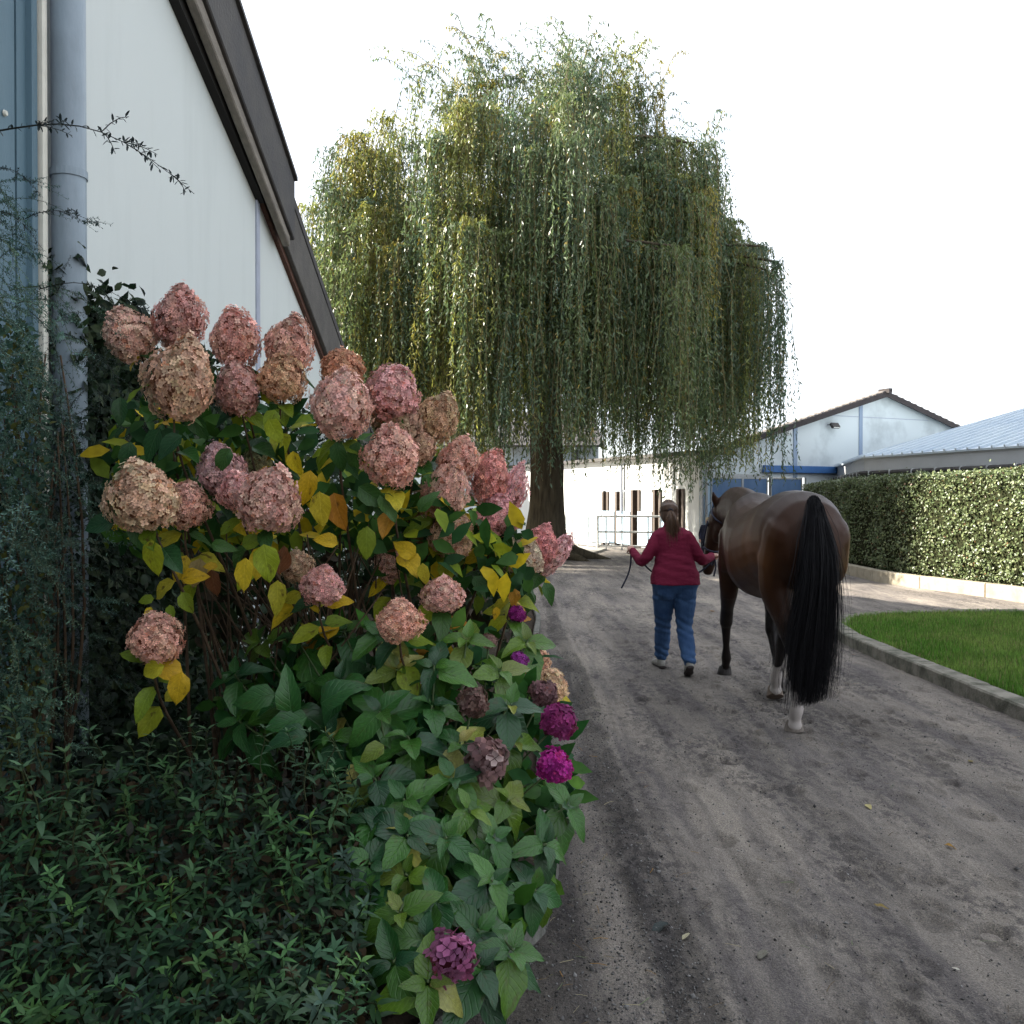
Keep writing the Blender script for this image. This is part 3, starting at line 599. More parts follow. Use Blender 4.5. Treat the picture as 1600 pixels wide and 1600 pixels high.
# ------------------------------------------------------------------ railing in front of the stables
rl = empty('ramp_railing', (3.0, 33, 0)); tag(rl, 'galvanised tube railing in front of the white stable wall', 'railing')
M_RAIL = mat('railing_galv', (.62, .63, .62, 1), .4, var=.12, scale=10, metal=.2)
A_, B_, C_ = at(884, 0, 36.5), at(934, 0, 33.2), at(1066, 0, 32.6)
for v in (A_, B_, C_): v.z = 0
LR = (-3.0, -33, 0)
for (a, b, ps) in ((A_, B_, (0, .22, .4, .72)), (B_, C_, (0, .1, .29, .60, .75, 1))):
    for z in (1.12, .58, .10): MB().tube([a + Vector((0, 0, z)), b + Vector((0, 0, z))], .035 if z > .2 else .025, 8).build('rail', M_RAIL, rl, loc=LR)
    for p in ps: MB().tube([a.lerp(b, p) - Vector((0, 0, .05)), a.lerp(b, p) + Vector((0, 0, 1.14))], .042 if p in (0, 1) else .028, 8).build('post', M_RAIL, rl, loc=LR)
# paved apron under the railing
mb = MB(); mb.prism([(A_.x - 5, 27.5), (B_.x - .6, 29.5), (B_.x + .3, 33.0), (A_.x - .5, 36.8), (A_.x - 9, 37)], 'z', -.03, .03)
tag(mb.build('pavement', mat('paving', (.30, .28, .25, 1), .9, var=.15, scale=3, bump=.2)), kind='structure')

# ------------------------------------------------------------------ round building with metal roof
RC = Vector((24.2, 27.0, 0)); RR = 14.5; RZ = 2.9; RA = 6.96
ro = empty('round_horse_walker', tuple(RC)); tag(ro, 'round building with ribbed metal roof and deep fascia behind the hedge', 'round building')
M_MROOF = mat('metal_roof', (.48, .56, .64, 1), .42, color2=(.60, .66, .70, 1), scale=.8, metal=.25, spec=.5)
M_MFAS = mat('metal_fascia', (.44, .45, .46, 1), .5, var=.06, scale=2, metal=.1)
def rv(a, r, z): return Vector((r * math.cos(a), r * math.sin(a), z))
NS = 12; a0 = R(182)
for k in range(-3, 3):
    a, b = a0 + k * 2 * math.pi / NS, a0 + (k + 1) * 2 * math.pi / NS
    o_ = .07; A1, B1 = rv(a, RR + o_, RZ - .09), rv(b, RR + o_, RZ - .09); T_ = Vector((0, 0, RA - RZ + RZ))
    mb = MB(); up = Vector((0, 0, .05)); mb.add([A1, B1, T_, A1 + up, B1 + up, T_ + up], [(0, 2, 1), (3, 4, 5), (0, 1, 4, 3), (1, 2, 5, 4), (2, 0, 3, 5)]); slope = mb.build('roof_facet', M_MROOF, ro)
    nrm = (B1 - A1).cross(T_ - A1).normalized(); nrm = nrm if nrm.z > 0 else -nrm; e = (B1 - A1).normalized(); mid = (A1 + B1) / 2; inn = (T_ - mid)
    mbr = MB(); nr = 20
    for i in range(nr):
        u = (i + .5) / nr; p = A1.lerp(B1, u); lim = 1 - abs(2 * u - 1); q = p + inn * max(lim, .04)
        mbr.bar(p + nrm * .075 - inn.normalized() * .03, q + nrm * .075, .05, .06, nrm)
    mbr.build('roof_ribs', M_MROOF, slope)
    fa, fb_ = rv(a, RR, RZ - .48), rv(b, RR, RZ - .48)
    mb = MB(); mb.add([fa, fb_, fb_ + Vector((0, 0, .42)), fa + Vector((0, 0, .42)), fa * .995, fb_ * .995, fb_ * .995 + Vector((0, 0, .42)), fa * .995 + Vector((0, 0, .42))],
                      [(0, 1, 2, 3), (5, 4, 7, 6), (0, 4, 5, 1), (3, 2, 6, 7), (0, 3, 7, 4), (1, 5, 6, 2)]); mb.build('fascia_panel', M_MFAS, ro)
    ga, gb = rv(a, RR + .09, RZ - .50), rv(b, RR + .09, RZ - .50); gt = MB().tube([ga, gb], .06, 8).build('gutter', M_FASCIA, ro)
    mbk = MB()
    for i in range(9): p = ga.lerp(gb, (i + .5) / 9); mbk.box(p, (.14, .04, .15))
    mbk.build('gutter_bracket', M_GALV, gt)
    wa, wb = rv(a, RR - .5, 0), rv(b, RR - .5, 0); mb = MB(); mb.add([wa, wb, wb + Vector((0, 0, RZ - .3)), wa + Vector((0, 0, RZ - .3))], [(0, 1, 2, 3)]); mb.build('inner_wall', M_NEARBLACK, ro)
    MB().tube([wa, wa + Vector((0, 0, RZ - .2))], .08, 8).build('post', M_BROWN, ro)
# ------------------------------------------------------------------ willow
WP = Vector((0.95, 28.0, 0))
wt = empty('weeping_willow', tuple(WP)); tag(wt, 'tall weeping willow with hanging curtains of leaves by the stables', 'tree')
M_BARK = mat('willow_bark', (.045, .036, .024, 1), .95, color2=(.12, .10, .068, 1), scale=5, stretch=(3, 3, .35), bump=1.0, bscale=14, spec=.1)
def curve(p0, p1, sag=0.0, n=8, wob=.15, rng=random):
    p0, p1 = Vector(p0), Vector(p1); L_ = (p1 - p0).length; off = Vector((rng.uniform(-1, 1), rng.uniform(-1, 1), 0)) * wob * L_ * .5
    return [p0.lerp(p1, t) + off * math.sin(t * math.pi) + Vector((0, 0, sag * L_ * math.sin(t * math.pi))) for t in [i / (n - 1) for i in range(n)]]
wr = random.Random(11)
# trunk with buttressed foot
rings = [(0, 1.02), (.12, .86), (.35, .66), (.8, .545), (1.6, .50), (2.6, .48), (3.8, .46), (5.0, .45), (6.0, .47)]
V = []; nseg = 30
for (z, r) in rings:
    for j in range(nseg):
        a = 2 * math.pi * j / nseg; fl_ = 1 + (.20 * math.sin(5 * a + .6) + .08 * math.sin(9 * a)) * max(0, 1 - z / 1.3) + .05 * math.sin(7 * a + z) + .025 * math.sin(13 * a + 2 * z)
        V.append((r * fl_ * math.cos(a) + .06 * math.sin(z * .6), r * fl_ * math.sin(a), z - .06))
F = [(i * nseg + j, i * nseg + (j + 1) % nseg, (i + 1) * nseg + (j + 1) % nseg, (i + 1) * nseg + j) for i in range(len(rings) - 1) for j in range(nseg)] + [tuple((len(rings) - 1) * nseg + j for j in range(nseg))]
build('trunk', V, F, M_BARK, wt, smooth=True)
# surface roots running out to the right and towards the track
for (dx, dy) in ((1.9, -.4), (1.2, -1.4), (-1.3, -1.1), (-1.8, .3)):
    MB().tube([(.45 * dx / 2, .45 * dy / 2, .35), (.5 * dx, .5 * dy, .14), (dx, dy, -.08)], [.26, .17, .06], 8).build('root', M_BARK, wt, smooth=True)
ends = []                                                 # points on the limbs the curtains hang from
def limb(p0, p1, r0, r1, sag, level, name='limb', parent=None):
    pts = curve(p0, p1, sag, 9, .22, wr); rad = [r0 + (r1 - r0) * i / 8 for i in range(9)]
    o = MB().tube(pts, rad, 7).build(name, M_BARK, parent or wt, smooth=True)
    return pts, o
mains = [((-1.9, -.9, 9.0), .30), ((2.0, -1.0, 9.2), .28), ((-.3, 1.2, 10.6), .28), ((.9, -2.3, 8.0), .22), ((-3.0, 1.2, 8.6), .22), ((3.0, 1.5, 8.6), .22), ((-1.3, -2.6, 7.6), .20), ((.6, .2, 11.6), .22)]
HX, HY = 6.15, 5.3
def dome_h(dx, dy):
    q = min(1.0, math.sqrt((dx / HX) ** 2 + (dy / HY) ** 2)); z = 13.9 * (1 - .33 * q ** 4)
    return z - max(0, dx) * .13 + .5 * math.sin(dx * 1.7 + .5) * math.cos(dy * 1.1) - .42 * max(0, -dx - 3.6)
for (e, r) in mains:
    st = (wr.uniform(-.15, .15), wr.uniform(-.15, .15), wr.uniform(5.4, 6.0)); pts, lo = limb(st, e, r, r * .55, .05, 0)
    for k in range(7):
        base = pts[wr.randint(4, 8)]; a = math.atan2(e[1], e[0]) + wr.uniform(-1.5, 1.5); rr = wr.uniform(1.3, 5.6)
        bx = max(-HX, min(HX, base.x + rr * math.cos(a))); by = max(-HY, min(HY, base.y + rr * math.sin(a)))
        bz = min(dome_h(bx, by) - wr.uniform(.1, 1.5), base.z + wr.uniform(.3, 3.0)); p2, _ = limb(base, (bx, by, bz), r * .38, .03, .12, 1, 'branch', lo)
        ends += [p2[5], p2[6], p2[7], p2[8]]
# tassels: each a sheaf of hanging shoots set with narrow leaves
def tassel_list():
    T_ = []
    for e in ends: T_.append((e.x, e.y, e.z))
    for i in range(135):                                  # boughs: tassels gather in sheaves, with gaps between
        a = wr.uniform(0, 6.283); q = math.sqrt(wr.uniform(.0, 1.0)); q = wr.uniform(.74, .98) if i % 5 > 1 else q
        lob = 1 + .09 * math.sin(3 * a + 1) + .07 * math.sin(7 * a)
        bx, by = HX * q * lob * math.cos(a) - .45, HY * q * lob * math.sin(a); zt = dome_h(bx / lob + .45, by / lob)
        bz = (zt - abs(wr.gauss(0, .5))) if i % 2 == 0 else wr.uniform(5.5, zt)
        for k in range(wr.randint(4, 8)):
            u = wr.gauss(0, .42); v = wr.gauss(0, .42); T_.append((bx + u, by + v, bz - .45 * math.hypot(u, v) + wr.gauss(0, .16)))
    return T_
TL = tassel_list()
PL, DL, CL, SL = [], [], [], []; SV, SF = [], []; tw = MB()
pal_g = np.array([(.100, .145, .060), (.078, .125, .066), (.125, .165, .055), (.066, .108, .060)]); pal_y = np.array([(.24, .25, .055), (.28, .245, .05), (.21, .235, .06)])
wrn = np.random.default_rng(3)
for ti, (tx, ty, tz) in enumerate(TL):
    out = math.atan2(ty, tx); q = math.hypot(tx / HX, ty / HY)
    low = 2.0 + (.5 * math.sin(3 * out + .7) + .35 * math.sin(8 * out)) + max(0, (.75 - q)) * 2.2 + wr.uniform(-.25, .8)
    if tx < -4.5: low += .3
    full = max(.8, tz - low); Lt = min(full, wr.uniform(2.0, 5.2) if q < .8 else wr.uniform(3.0, 6.6))
    ns = wr.randint(11, 24); cl = wr.uniform(.10, .24)
    yel = (wr.random() < .08) or (tx < -1.5 and wr.random() < .42)  # left side yellowed more often: its sunlit tone is put into the leaf colour
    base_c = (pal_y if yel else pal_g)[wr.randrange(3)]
    if tz > 10.5: Lt = min(Lt, wr.uniform(1.2, 3.2))
    for s in range(ns):
        L_ = Lt * wr.uniform(.55, 1.05); a = out + wr.gauss(0, .9); spread = wr.uniform(.05, .42)
        ox, oy = wr.gauss(0, cl), wr.gauss(0, cl); wind = wr.gauss(-.02, .05)
        nl = int(L_ / .060); t = (np.arange(nl) + wrn.uniform(0, 1, nl) * .8) / max(nl, 1)
        rise = .28 * np.sin(np.clip(t * L_ / .9, 0, 1) * math.pi) * (1 if s % 2 else .5)
        ph = wr.uniform(0, 6.28)
        X_ = tx + ox + spread * math.cos(a) * np.clip(t * L_ / 1.0, 0, 1) ** .6 + wind * t * L_ + .05 * np.sin(t * 5 + ph)
        Y_ = ty + oy + spread * math.sin(a) * np.clip(t * L_ / 1.0, 0, 1) ** .6 + .05 * np.cos(t * 4 + ph)
        Z_ = tz - t * L_ * (1 - .12 * (t < .2)) + rise
        if tz > 11.5 and s % 4 == 0:                        # wispy shoots standing clear of the top
            ang = wr.uniform(0, 6.28); X_ = tx + ox + math.cos(ang) * t * 1.1 - .35 * t; Y_ = ty + oy + math.sin(ang) * t * .9; Z_ = tz + 1.15 * np.sin(t * 2.0) * wr.uniform(.5, 1.1)
        m = Z_ > 1.85 + .3 * math.sin(tx * 3); X_, Y_, Z_ = X_[m], Y_[m], Z_[m]; k = len(X_)
        if k < 3: continue
        PL.append(np.stack([X_, Y_, Z_], 1)); dd = wrn.normal(0, .55, (k, 3)); dd[:, 2] -= 1.0; DL.append(dd)
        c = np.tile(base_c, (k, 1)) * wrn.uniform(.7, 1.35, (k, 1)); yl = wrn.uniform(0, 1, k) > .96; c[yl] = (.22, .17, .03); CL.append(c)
        SL.append(wrn.uniform(.09, .17, k))
        if s % 3 == 0: tw.tube([Vector((X_[i], Y_[i], Z_[i])) for i in range(0, k, max(2, k // 5))], .008, 3, False)
P = np.concatenate(PL); D = np.concatenate(DL); C_c = np.concatenate(CL); S_ = np.concatenate(SL)
WT = np.array([(0, 0, 0), (.135, .42, .02), (0, 1, 0), (-.135, .42, .02)]); WF = [(0, 1, 2, 3)]
Vv, Ff = instance(WT, WF, frames(D, runit(len(P))), P, S_)
print('willow leaves', len(P))
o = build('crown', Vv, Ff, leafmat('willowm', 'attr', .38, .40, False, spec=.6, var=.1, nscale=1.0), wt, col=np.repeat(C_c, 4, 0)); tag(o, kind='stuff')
o = tw.build('hanging_twigs', mat('willow_twig', (.12, .10, .04, 1), .8), wt, fix=False); tag(o, kind='stuff')

# ------------------------------------------------------------------ leaf and flower templates
def leaf_mesh(name, W=.62, fold=.16, curl=.25, serr=0.0, rows=7, twist=0.0, round_=.8, wave=.03, m=None):
    V, U = [], []
    for i in range(rows + 1):
        v = i / rows; wv = .5 * W * (math.sin(math.pi * min(1, v ** round_)) ** .82) * (1.06 - .25 * v) if 0 < v < 1 else .0
        for u in (-1, -.5, 0, .5, 1):
            se = (serr * (1 if i % 2 else -1)) if abs(u) == 1 else 0
            x = u * (wv + se * .5 * W); z = fold * abs(u) * wv * 2 - curl * v * v + wave * math.sin(v * 9 + u * 2) * abs(u) - .10 * abs(u) ** 3 * wv
            a = twist * v; V.append((x * math.cos(a) - z * math.sin(a), v, x * math.sin(a) + z * math.cos(a))); U.append((.5 + .5 * u, v))
    F = [(i * 5 + j, i * 5 + j + 1, (i + 1) * 5 + j + 1, (i + 1) * 5 + j) for i in range(rows) for j in range(4)]
    F = np.array(F); F = F[::-1]; return V, F, U
M_LEAF = leafmat('hydrangea_leaf', 'obj', .30, .42, True, .0, .4, .22, 14)
M_LEAFY = leafmat('autumn_leaf', 'obj', .40, .5, True, .75, .3, .15, 10)
M_LEAFG = leafmat('glossy_leaf', 'obj', .18, .36, True, .35, .45, .20, 14)
def leaf_templates(m, W, n, serr, roundr=(.72, .85)):
    out = []
    for i in range(n):
        V, F, U = leaf_mesh('leaf', W * random.uniform(.9, 1.1), random.uniform(.05, .38), random.uniform(.05, .62), serr, 6, random.uniform(-.35, .35), random.uniform(*roundr), random.uniform(.01, .05))
        o = build('leaf', V, F, m, smooth=True, uv=U); me = o.data; bpy.data.objects.remove(o); out.append(me)
    return out
LM_P = leaf_templates(M_LEAF, .62, 6, .035); LM_Y = leaf_templates(M_LEAFY, .66, 6, .03); LM_G = leaf_templates(M_LEAFG, .62, 8, .05, (.68, .80))
def put(me, name, parent, d, n, loc, s, color):
    o = bpy.data.objects.new(name, me); COL.objects.link(o); o.parent = parent
    o.matrix_local = Matrix.Translation(-parent.location) @ mframe(d, n, loc, s); o.color = color; return o
def jit(c, a=.18):
    k = random.uniform(1 - a, 1 + a); return (c[0] * k * random.uniform(.92, 1.08), c[1] * k, c[2] * k * random.uniform(.85, 1.15), 1)
def floret_mesh(name, n, rx, rz, cone, fs, m, seed, bud=.0, ragged=.05):
    rg = np.random.default_rng(seed)
    i = np.arange(n) + .5; ph = math.pi * (1 + 5 ** .5) * i; ct = 1 - 1.86 * i / n; st = np.sqrt(1 - ct ** 2)
    shape = np.where(ct > 0, 1 - cone * ct ** 1.3 * .55, 1 - .10 * (-ct))
    az = np.mod(ph, 2 * math.pi); r = 1 + rg.normal(0, ragged, n) + .08 * np.sin(3 * az + seed) * st + .07 * np.sin(5 * ct + 2 * np.cos(az) + seed) + .05 * np.sin(7 * az + 9 * ct + seed)
    P = np.stack([rx * st * np.cos(ph) * shape * r, rx * st * np.sin(ph) * shape * r, rz * ct * r], 1)
    N_ = np.stack([st * np.cos(ph), st * np.sin(ph), ct * .8 + .15], 1); N_ /= np.linalg.norm(N_, axis=1, keepdims=True)
    N_ = N_ + rg.normal(0, .32, (n, 3))
    T, TF = [], []
    for k in range(4):                                    # four rounded petals, cupped
        a = k * math.pi / 2; ca, sa = math.cos(a), math.sin(a)
        for (u, v, z) in ((.06, 0, 0), (.45, .40, .10), (.98, .30, .16), (1.04, -.28, .14), (.45, -.42, .10)):
            T.append((u * ca - v * sa, u * sa + v * ca, z))
        b = k * 5; TF += [(b, b + 4, b + 1, b + 1), ]
    T3 = []
    for k in range(4):
        b = k * 5; T3 += [(b, b + 4, b + 3), (b, b + 3, b + 2), (b, b + 2, b + 1)]
    tang = rg.normal(size=(n, 3)); M = frames(np.cross(N_, tang), N_)
    Vv, Ff = instance(T, T3, M, P, rg.uniform(.75, 1.2, n) * fs)
    c = rg.uniform(.55, 1.35, (n, 1)) * np.array([1, 1, 1.0]); 
    warm = np.clip(.5 - P[:, 2] / rz * .45 + rg.normal(0, .25, n), 0, 1)[:, None]    # older, browner florets low on the head
    c = c * (1 - warm) + c * np.array([.98, .86, .74]) * warm
    mixh = np.clip(rg.normal(.24, .28, n) + .25 * np.sin(4 * az + 3 * ct + seed), 0, 1)[:, None]; c = c * (1 - mixh) + c * np.array([.98, 1.28, 1.12]) * mixh
    brown = rg.uniform(0, 1, n) > .95; c[brown] *= (.75, .55, .45)
    pale = rg.uniform(0, 1, n) > .90; c[pale] *= 1.35
    tipf = np.tile(np.array([.72, 1.0, 1.12, 1.12, 1.0] * 4)[None, :, None], (n, 1, 1)); cc = (c[:, None, :] * tipf).reshape(-1, 3)
    core_n = 14; th = np.linspace(0, 2 * math.pi, core_n, endpoint=False); Vc, Fc = [], []
    lat = [-.8, -.45, 0, .45, .8]
    for z in lat:
        for t in th: Vc.append((rx * .83 * math.sqrt(1 - z * z) * (1 - cone * max(z, 0) * .5) * math.cos(t), rx * .83 * math.sqrt(1 - z * z) * (1 - cone * max(z, 0) * .5) * math.sin(t), rz * .85 * z))
    for i_ in range(len(lat) - 1):
        for j in range(core_n):
            q = (i_ * core_n + j, i_ * core_n + (j + 1) % core_n, (i_ + 1) * core_n + (j + 1) % core_n, (i_ + 1) * core_n + j); Fc += [(q[0], q[1], q[2]), (q[0], q[2], q[3])]
    Fc = np.array(Fc) + len(Vv); Vv = np.concatenate([Vv, Vc]); Ff = np.concatenate([Ff, Fc]); cc = np.concatenate([cc, np.tile([[.33, .22, .16]], (len(Vc), 1))])
    o = build(name, Vv, Ff, m, col=cc); me = o.data; bpy.data.objects.remove(o); return me
M_PETAL = leafmat('petal', 'both', .28, .6, False, 0, .2, .12, 25)
HEADS = [floret_mesh('flower_head', 900, 1.0, 1.16, (.65, .9, 1.15, .75, 1.0, .85)[i], .104, M_PETAL, 10 + i) for i in range(6)]
MOPS = [floret_mesh('flower_head', 170, 1.0, .78, .1, .27, M_PETAL, 30 + i, ragged=.06) for i in range(3)]
MOPB = floret_mesh('flower_head', 64, .95, .9, .1, .36, M_PETAL, 44, ragged=.09)
BIGM = floret_mesh('flower_head', 48, .92, .8, .1, .42, M_PETAL, 45, ragged=.12)

# ------------------------------------------------------------------ panicle hydrangea: heads, leaves, stems
PH = empty('panicle_hydrangea', (-.75, 4.3, .08)); tag(PH, 'big panicle hydrangea with dusky pink flower heads and yellowing leaves', 'shrub')
M_STEM = mat('hydrangea_stem', (.045, .028, .018, 1), .9, color2=(.12, .08, .05, 1), scale=25, stretch=(1, 1, .3), bump=.5, bscale=60, spec=.15)
PK, DP, TN, GN_, BR = (.80, .455, .445, 1), (.70, .355, .34, 1), (.72, .465, .35, 1), (.55, .48, .32, 1), (.57, .335, .235, 1)
def soft(c): return c if c in (PK, DP, TN, GN_, BR) else (c[0] * 1.72, c[1] * 1.9, c[2] * 2.1, 1)
HD = [ # px, py, half width px, half height px, depth, colour, tilt
 (203, 524, 42, 40, 3.9, TN, -.5), (282, 500, 44, 48, 3.95, DP, .15), (283, 592, 58, 62, 3.5, (.40, .225, .145, 1), .35), (368, 530, 41, 44, 3.8, DP, 0), (372, 608, 38, 42, 3.75, (.36, .185, .135, 1), .1),
 (452, 542, 42, 45, 3.85, DP, .2), (440, 592, 42, 36, 3.8, (.38, .19, .13, 1), .1), (535, 578, 38, 30, 4.0, (.36, .15, .09, 1), .2), (533, 632, 52, 52, 3.6, PK, .1), (613, 614, 46, 40, 3.85, DP, .5),
 (622, 655, 44, 40, 3.95, BR, .3), (684, 652, 36, 37, 4.05, BR, .6), (612, 714, 47, 46, 3.6, PK, .2), (716, 718, 34, 36, 4.1, PK, .4), (698, 766, 38, 46, 3.95, PK, .4),
 (765, 748, 34, 42, 4.2, (.40, .16, .14, 1), .4), (800, 765, 26, 40, 4.25, PK, .6), (778, 806, 38, 30, 4.15, DP, .4), (706, 838, 38, 36, 4.0, (.40, .22, .16, 1), .3),
 (347, 738, 40, 42, 3.6, (.40, .20, .17, 1), -.2), (402, 722, 26, 26, 4.0, GN_, 0), (372, 768, 32, 30, 3.5, PK, .1), (421, 780, 54, 52, 3.35, (.45, .235, .19, 1), .3), (222, 776, 60, 52, 3.3, TN, -.3), (292, 790, 40, 34, 3.5, (.40, .21, .15, 1), .2),
 (466, 886, 27, 25, 3.7, (.36, .21, .15, 1), -.2), (503, 914, 36, 30, 3.55, (.42, .20, .17, 1), .2), (612, 880, 30, 28, 4.0, (.38, .19, .14, 1), .2), (692, 928, 36, 27, 3.75, PK, .3), (624, 970, 40, 31, 3.5, (.42, .20, .165, 1), .2),
 (243, 998, 45, 38, 3.3, (.38, .19, .14, 1), .1), (816, 868, 38, 30, 4.35, (.38, .24, .16, 1), .3), (846, 852, 30, 32, 4.45, (.42, .17, .15, 1), .5), (868, 866, 20, 36, 4.5, PK, .9),
 (838, 1030, 25, 18, 4.6, (.40, .22, .15, 1), .3), (860, 1068, 32, 20, 4.4, (.40, .23, .14, 1), .4), (655, 700, 30, 26, 4.0, BR, .2), (660, 790, 24, 30, 4.15, (.36, .19, .13, 1), 0)]
bases = [Vector((-1.25, 4.25, .06)), Vector((-.95, 4.35, .06)), Vector((-.65, 4.5, .06)), Vector((-.35, 4.75, .06))]
GRN = [(.030, .090, .018), (.045, .115, .020), (.022, .070, .022)]; YG = [(.17, .24, .018), (.28, .32, .018)]; YEL = [(.56, .41, .018), (.58, .36, .015), (.52, .44, .035)]; ORB = [(.42, .19, .02), (.17, .065, .025)]
prd = random.Random(21); stem_count = 0
for hi, (px, py, rw, rh, d, c, tl) in enumerate(HD):
    p = at(px, py, d); rx, rz = rw / FPX * d, rh / FPX * d; out = Vector((tl * .8 + prd.uniform(-.15, .15), -.35 + prd.uniform(-.2, .2), 1.0)).normalized()
    o = bpy.data.objects.new('flower_head', HEADS[hi % 6]); COL.objects.link(o); o.parent = PH
    q = out.to_track_quat('Z', 'Y') @ Quaternion((0, 0, 1), prd.uniform(0, 6.28))
    s0 = .89; o.matrix_local = Matrix.Translation(p - PH.location) @ q.to_matrix().to_4x4() @ Matrix.Diagonal((rx * s0, rx * s0, rz * .92, 1)); o.color = jit(soft(c), .08)
    b = min(bases, key=lambda q_: abs(q_.x - p.x * .9)); b = b + Vector((prd.uniform(-.22, .22), prd.uniform(-.15, .2), 0))
    foot = p - out * rz * .8; c1 = b + Vector((0, 0, (foot.z - b.z) * .55)) + Vector(((foot.x - b.x) * .22, (foot.y - b.y) * .25, 0)); c2 = foot - out * .25
    sp = []
    for i in range(10):
        t = i / 9; sp.append(b * (1 - t) ** 3 + c1 * (3 * t * (1 - t) ** 2) + c2 * (3 * t * t * (1 - t)) + foot * t ** 3)
    MB().tube(sp, [.009 - .005 * i / 9 for i in range(10)], 6).build('stem', M_STEM, PH, loc=-PH.location, smooth=True)
    for k in range(3):                                   # opposite pairs of leaves below the head
        t = (.97, .86, .73)[k] + prd.uniform(-.03, .03); i0 = min(8, int(t * 9)); node = sp[i0].lerp(sp[i0 + 1], t * 9 - i0); ax = (sp[min(i0 + 1, 9)] - sp[i0]).normalized(); a0_ = prd.uniform(0, 3.14) + k * 1.57
        for h in (0, 1):
            a = a0_ + h * math.pi; side = Vector((math.cos(a), math.sin(a), 0)); side = (side - ax * side.dot(ax)).normalized()
            dirn = side + ax * prd.uniform(-.1, .35) + Vector((0, 0, prd.uniform(-.75, -.1)))
            yprob = (.18, .36, .62)[k] + (.20 if py > 700 else -.05)
            L_ = prd.uniform(.09, .145)
            if prd.random() > yprob: cc = prd.choice(GRN + GRN[:1] + [YG[0]] ); me = prd.choice(LM_P)
            else: cc = prd.choice(YG + YEL + YEL + ORB[:1] + (ORB if k == 2 else [])); me = prd.choice(LM_Y)
            nrm = ax * .9 + Vector((0, -.55, .35)) + Vector((prd.uniform(-.3, .3), prd.uniform(-.3, .3), prd.uniform(-.2, .3)))
            put(me, 'leaf', PH, dirn, nrm, node + side * .012, L_, jit(cc))
# the leaves that stand out one by one in front
for (px, py, d, L_, ang, c) in [(236, 843, 3.25, .125, -88, YG[1]), (412, 850, 3.3, .13, -80, YG[1]), (384, 872, 3.28, .11, -95, YEL[0]), (528, 850, 3.5, .085, 160, YEL[1]), (574, 822, 3.5, .12, -95, YG[0]), (486, 735, 3.6, .12, -100, YEL[1]),
        (458, 705, 3.6, .09, -80, YEL[0]), (500, 768, 3.6, .13, -85, YEL[0]), (522, 770, 3.65, .14, -78, ORB[0]), (256, 1040, 3.25, .09, 200, YEL[2]), (283, 1050, 3.3, .115, -100, YEL[1]), (470, 925, 3.6, .085, 215, YEL[2]), (486, 930, 3.6, .07, -70, YEL[0]),
        (660, 880, 3.7, .085, -85, YEL[2]), (650, 868, 3.75, .10, 150, YEL[0]), (776, 948, 4.2, .06, -95, YEL[1]), (330, 890, 3.5, .10, -85, ORB[1]), (312, 872, 3.5, .11, -100, (.33, .24, .09)), (292, 868, 3.5, .10, -110, YEL[0]), (340, 885, 3.45, .05, 175, YEL[1]),
        (240, 935, 3.4, .055, 190, YG[0]), (265, 945, 3.4, .06, -80, YG[0]), (235, 948, 3.4, .05, -105, YEL[0]), (285, 925, 3.4, .08, -70, YG[0]), (420, 655, 3.55, .10, -60, YG[1]), (430, 640, 3.6, .09, -110, YG[0]), (378, 852, 3.4, .09, 20, YG[0]), (330, 850, 3.4, .08, -10, GRN[1]),
        (360, 700, 3.5, .10, -120, GRN[0]), (285, 680, 3.5, .12, -140, GRN[2]), (250, 670, 3.55, .13, -120, GRN[2]), (300, 640, 3.6, .12, -70, GRN[0]), (560, 760, 3.6, .13, -35, GRN[0]), (595, 770, 3.6, .12, -60, GRN[1]), (560, 690, 3.65, .12, -100, GRN[1]), (525, 690, 3.6, .11, -80, GRN[0]),
        (640, 700, 3.8, .12, -85, GRN[2]), (740, 900, 4.0, .10, -50, GRN[0]), (770, 885, 4.1, .11, -100, GRN[0]), (850, 910, 4.3, .10, -60, GRN[0]), (820, 905, 4.3, .10, -110, GRN[2]), (180, 815, 3.3, .11, 190, GRN[2]), (205, 818, 3.35, .10, -60, GRN[0]), (205, 690, 3.6, .12, -100, GRN[2]),
        (190, 620, 3.7, .11, -90, GRN[2]), (655, 800, 3.8, .10, 60, GRN[1]), (600, 810, 3.75, .11, 100, GRN[0]), (805, 920, 4.2, .08, -95, ORB[0])]:
    a = R(ang); p = at(px, py, d); dirn = Vector((math.cos(a), prd.uniform(-.35, .1), math.sin(a))); nrm = Vector((prd.uniform(-.35, .35), -1, prd.uniform(.0, .6)))
    put(prd.choice(LM_Y if c[0] > .1 else LM_P), 'leaf', PH, dirn, nrm, p, L_ * 1.05, jit(c, .1))
# thicket of bare old stems
for k in range(80):
    b = prd.choice(bases) + Vector((prd.uniform(-.2, .2), prd.uniform(-.15, .2), 0)); e = at(prd.uniform(300, 620), prd.uniform(800, 960), prd.uniform(3.7, 4.4))
    MB().tube(curve(b, e, 0, 7, .12, prd), [.008 - .0009 * i for i in range(7)], 5).build('stem', M_STEM, PH, loc=-PH.location, smooth=True)

def b8():
    px = random.uniform(300, 800); return at(px, random.uniform(790, 1000), random.uniform(4.9, 6.0))
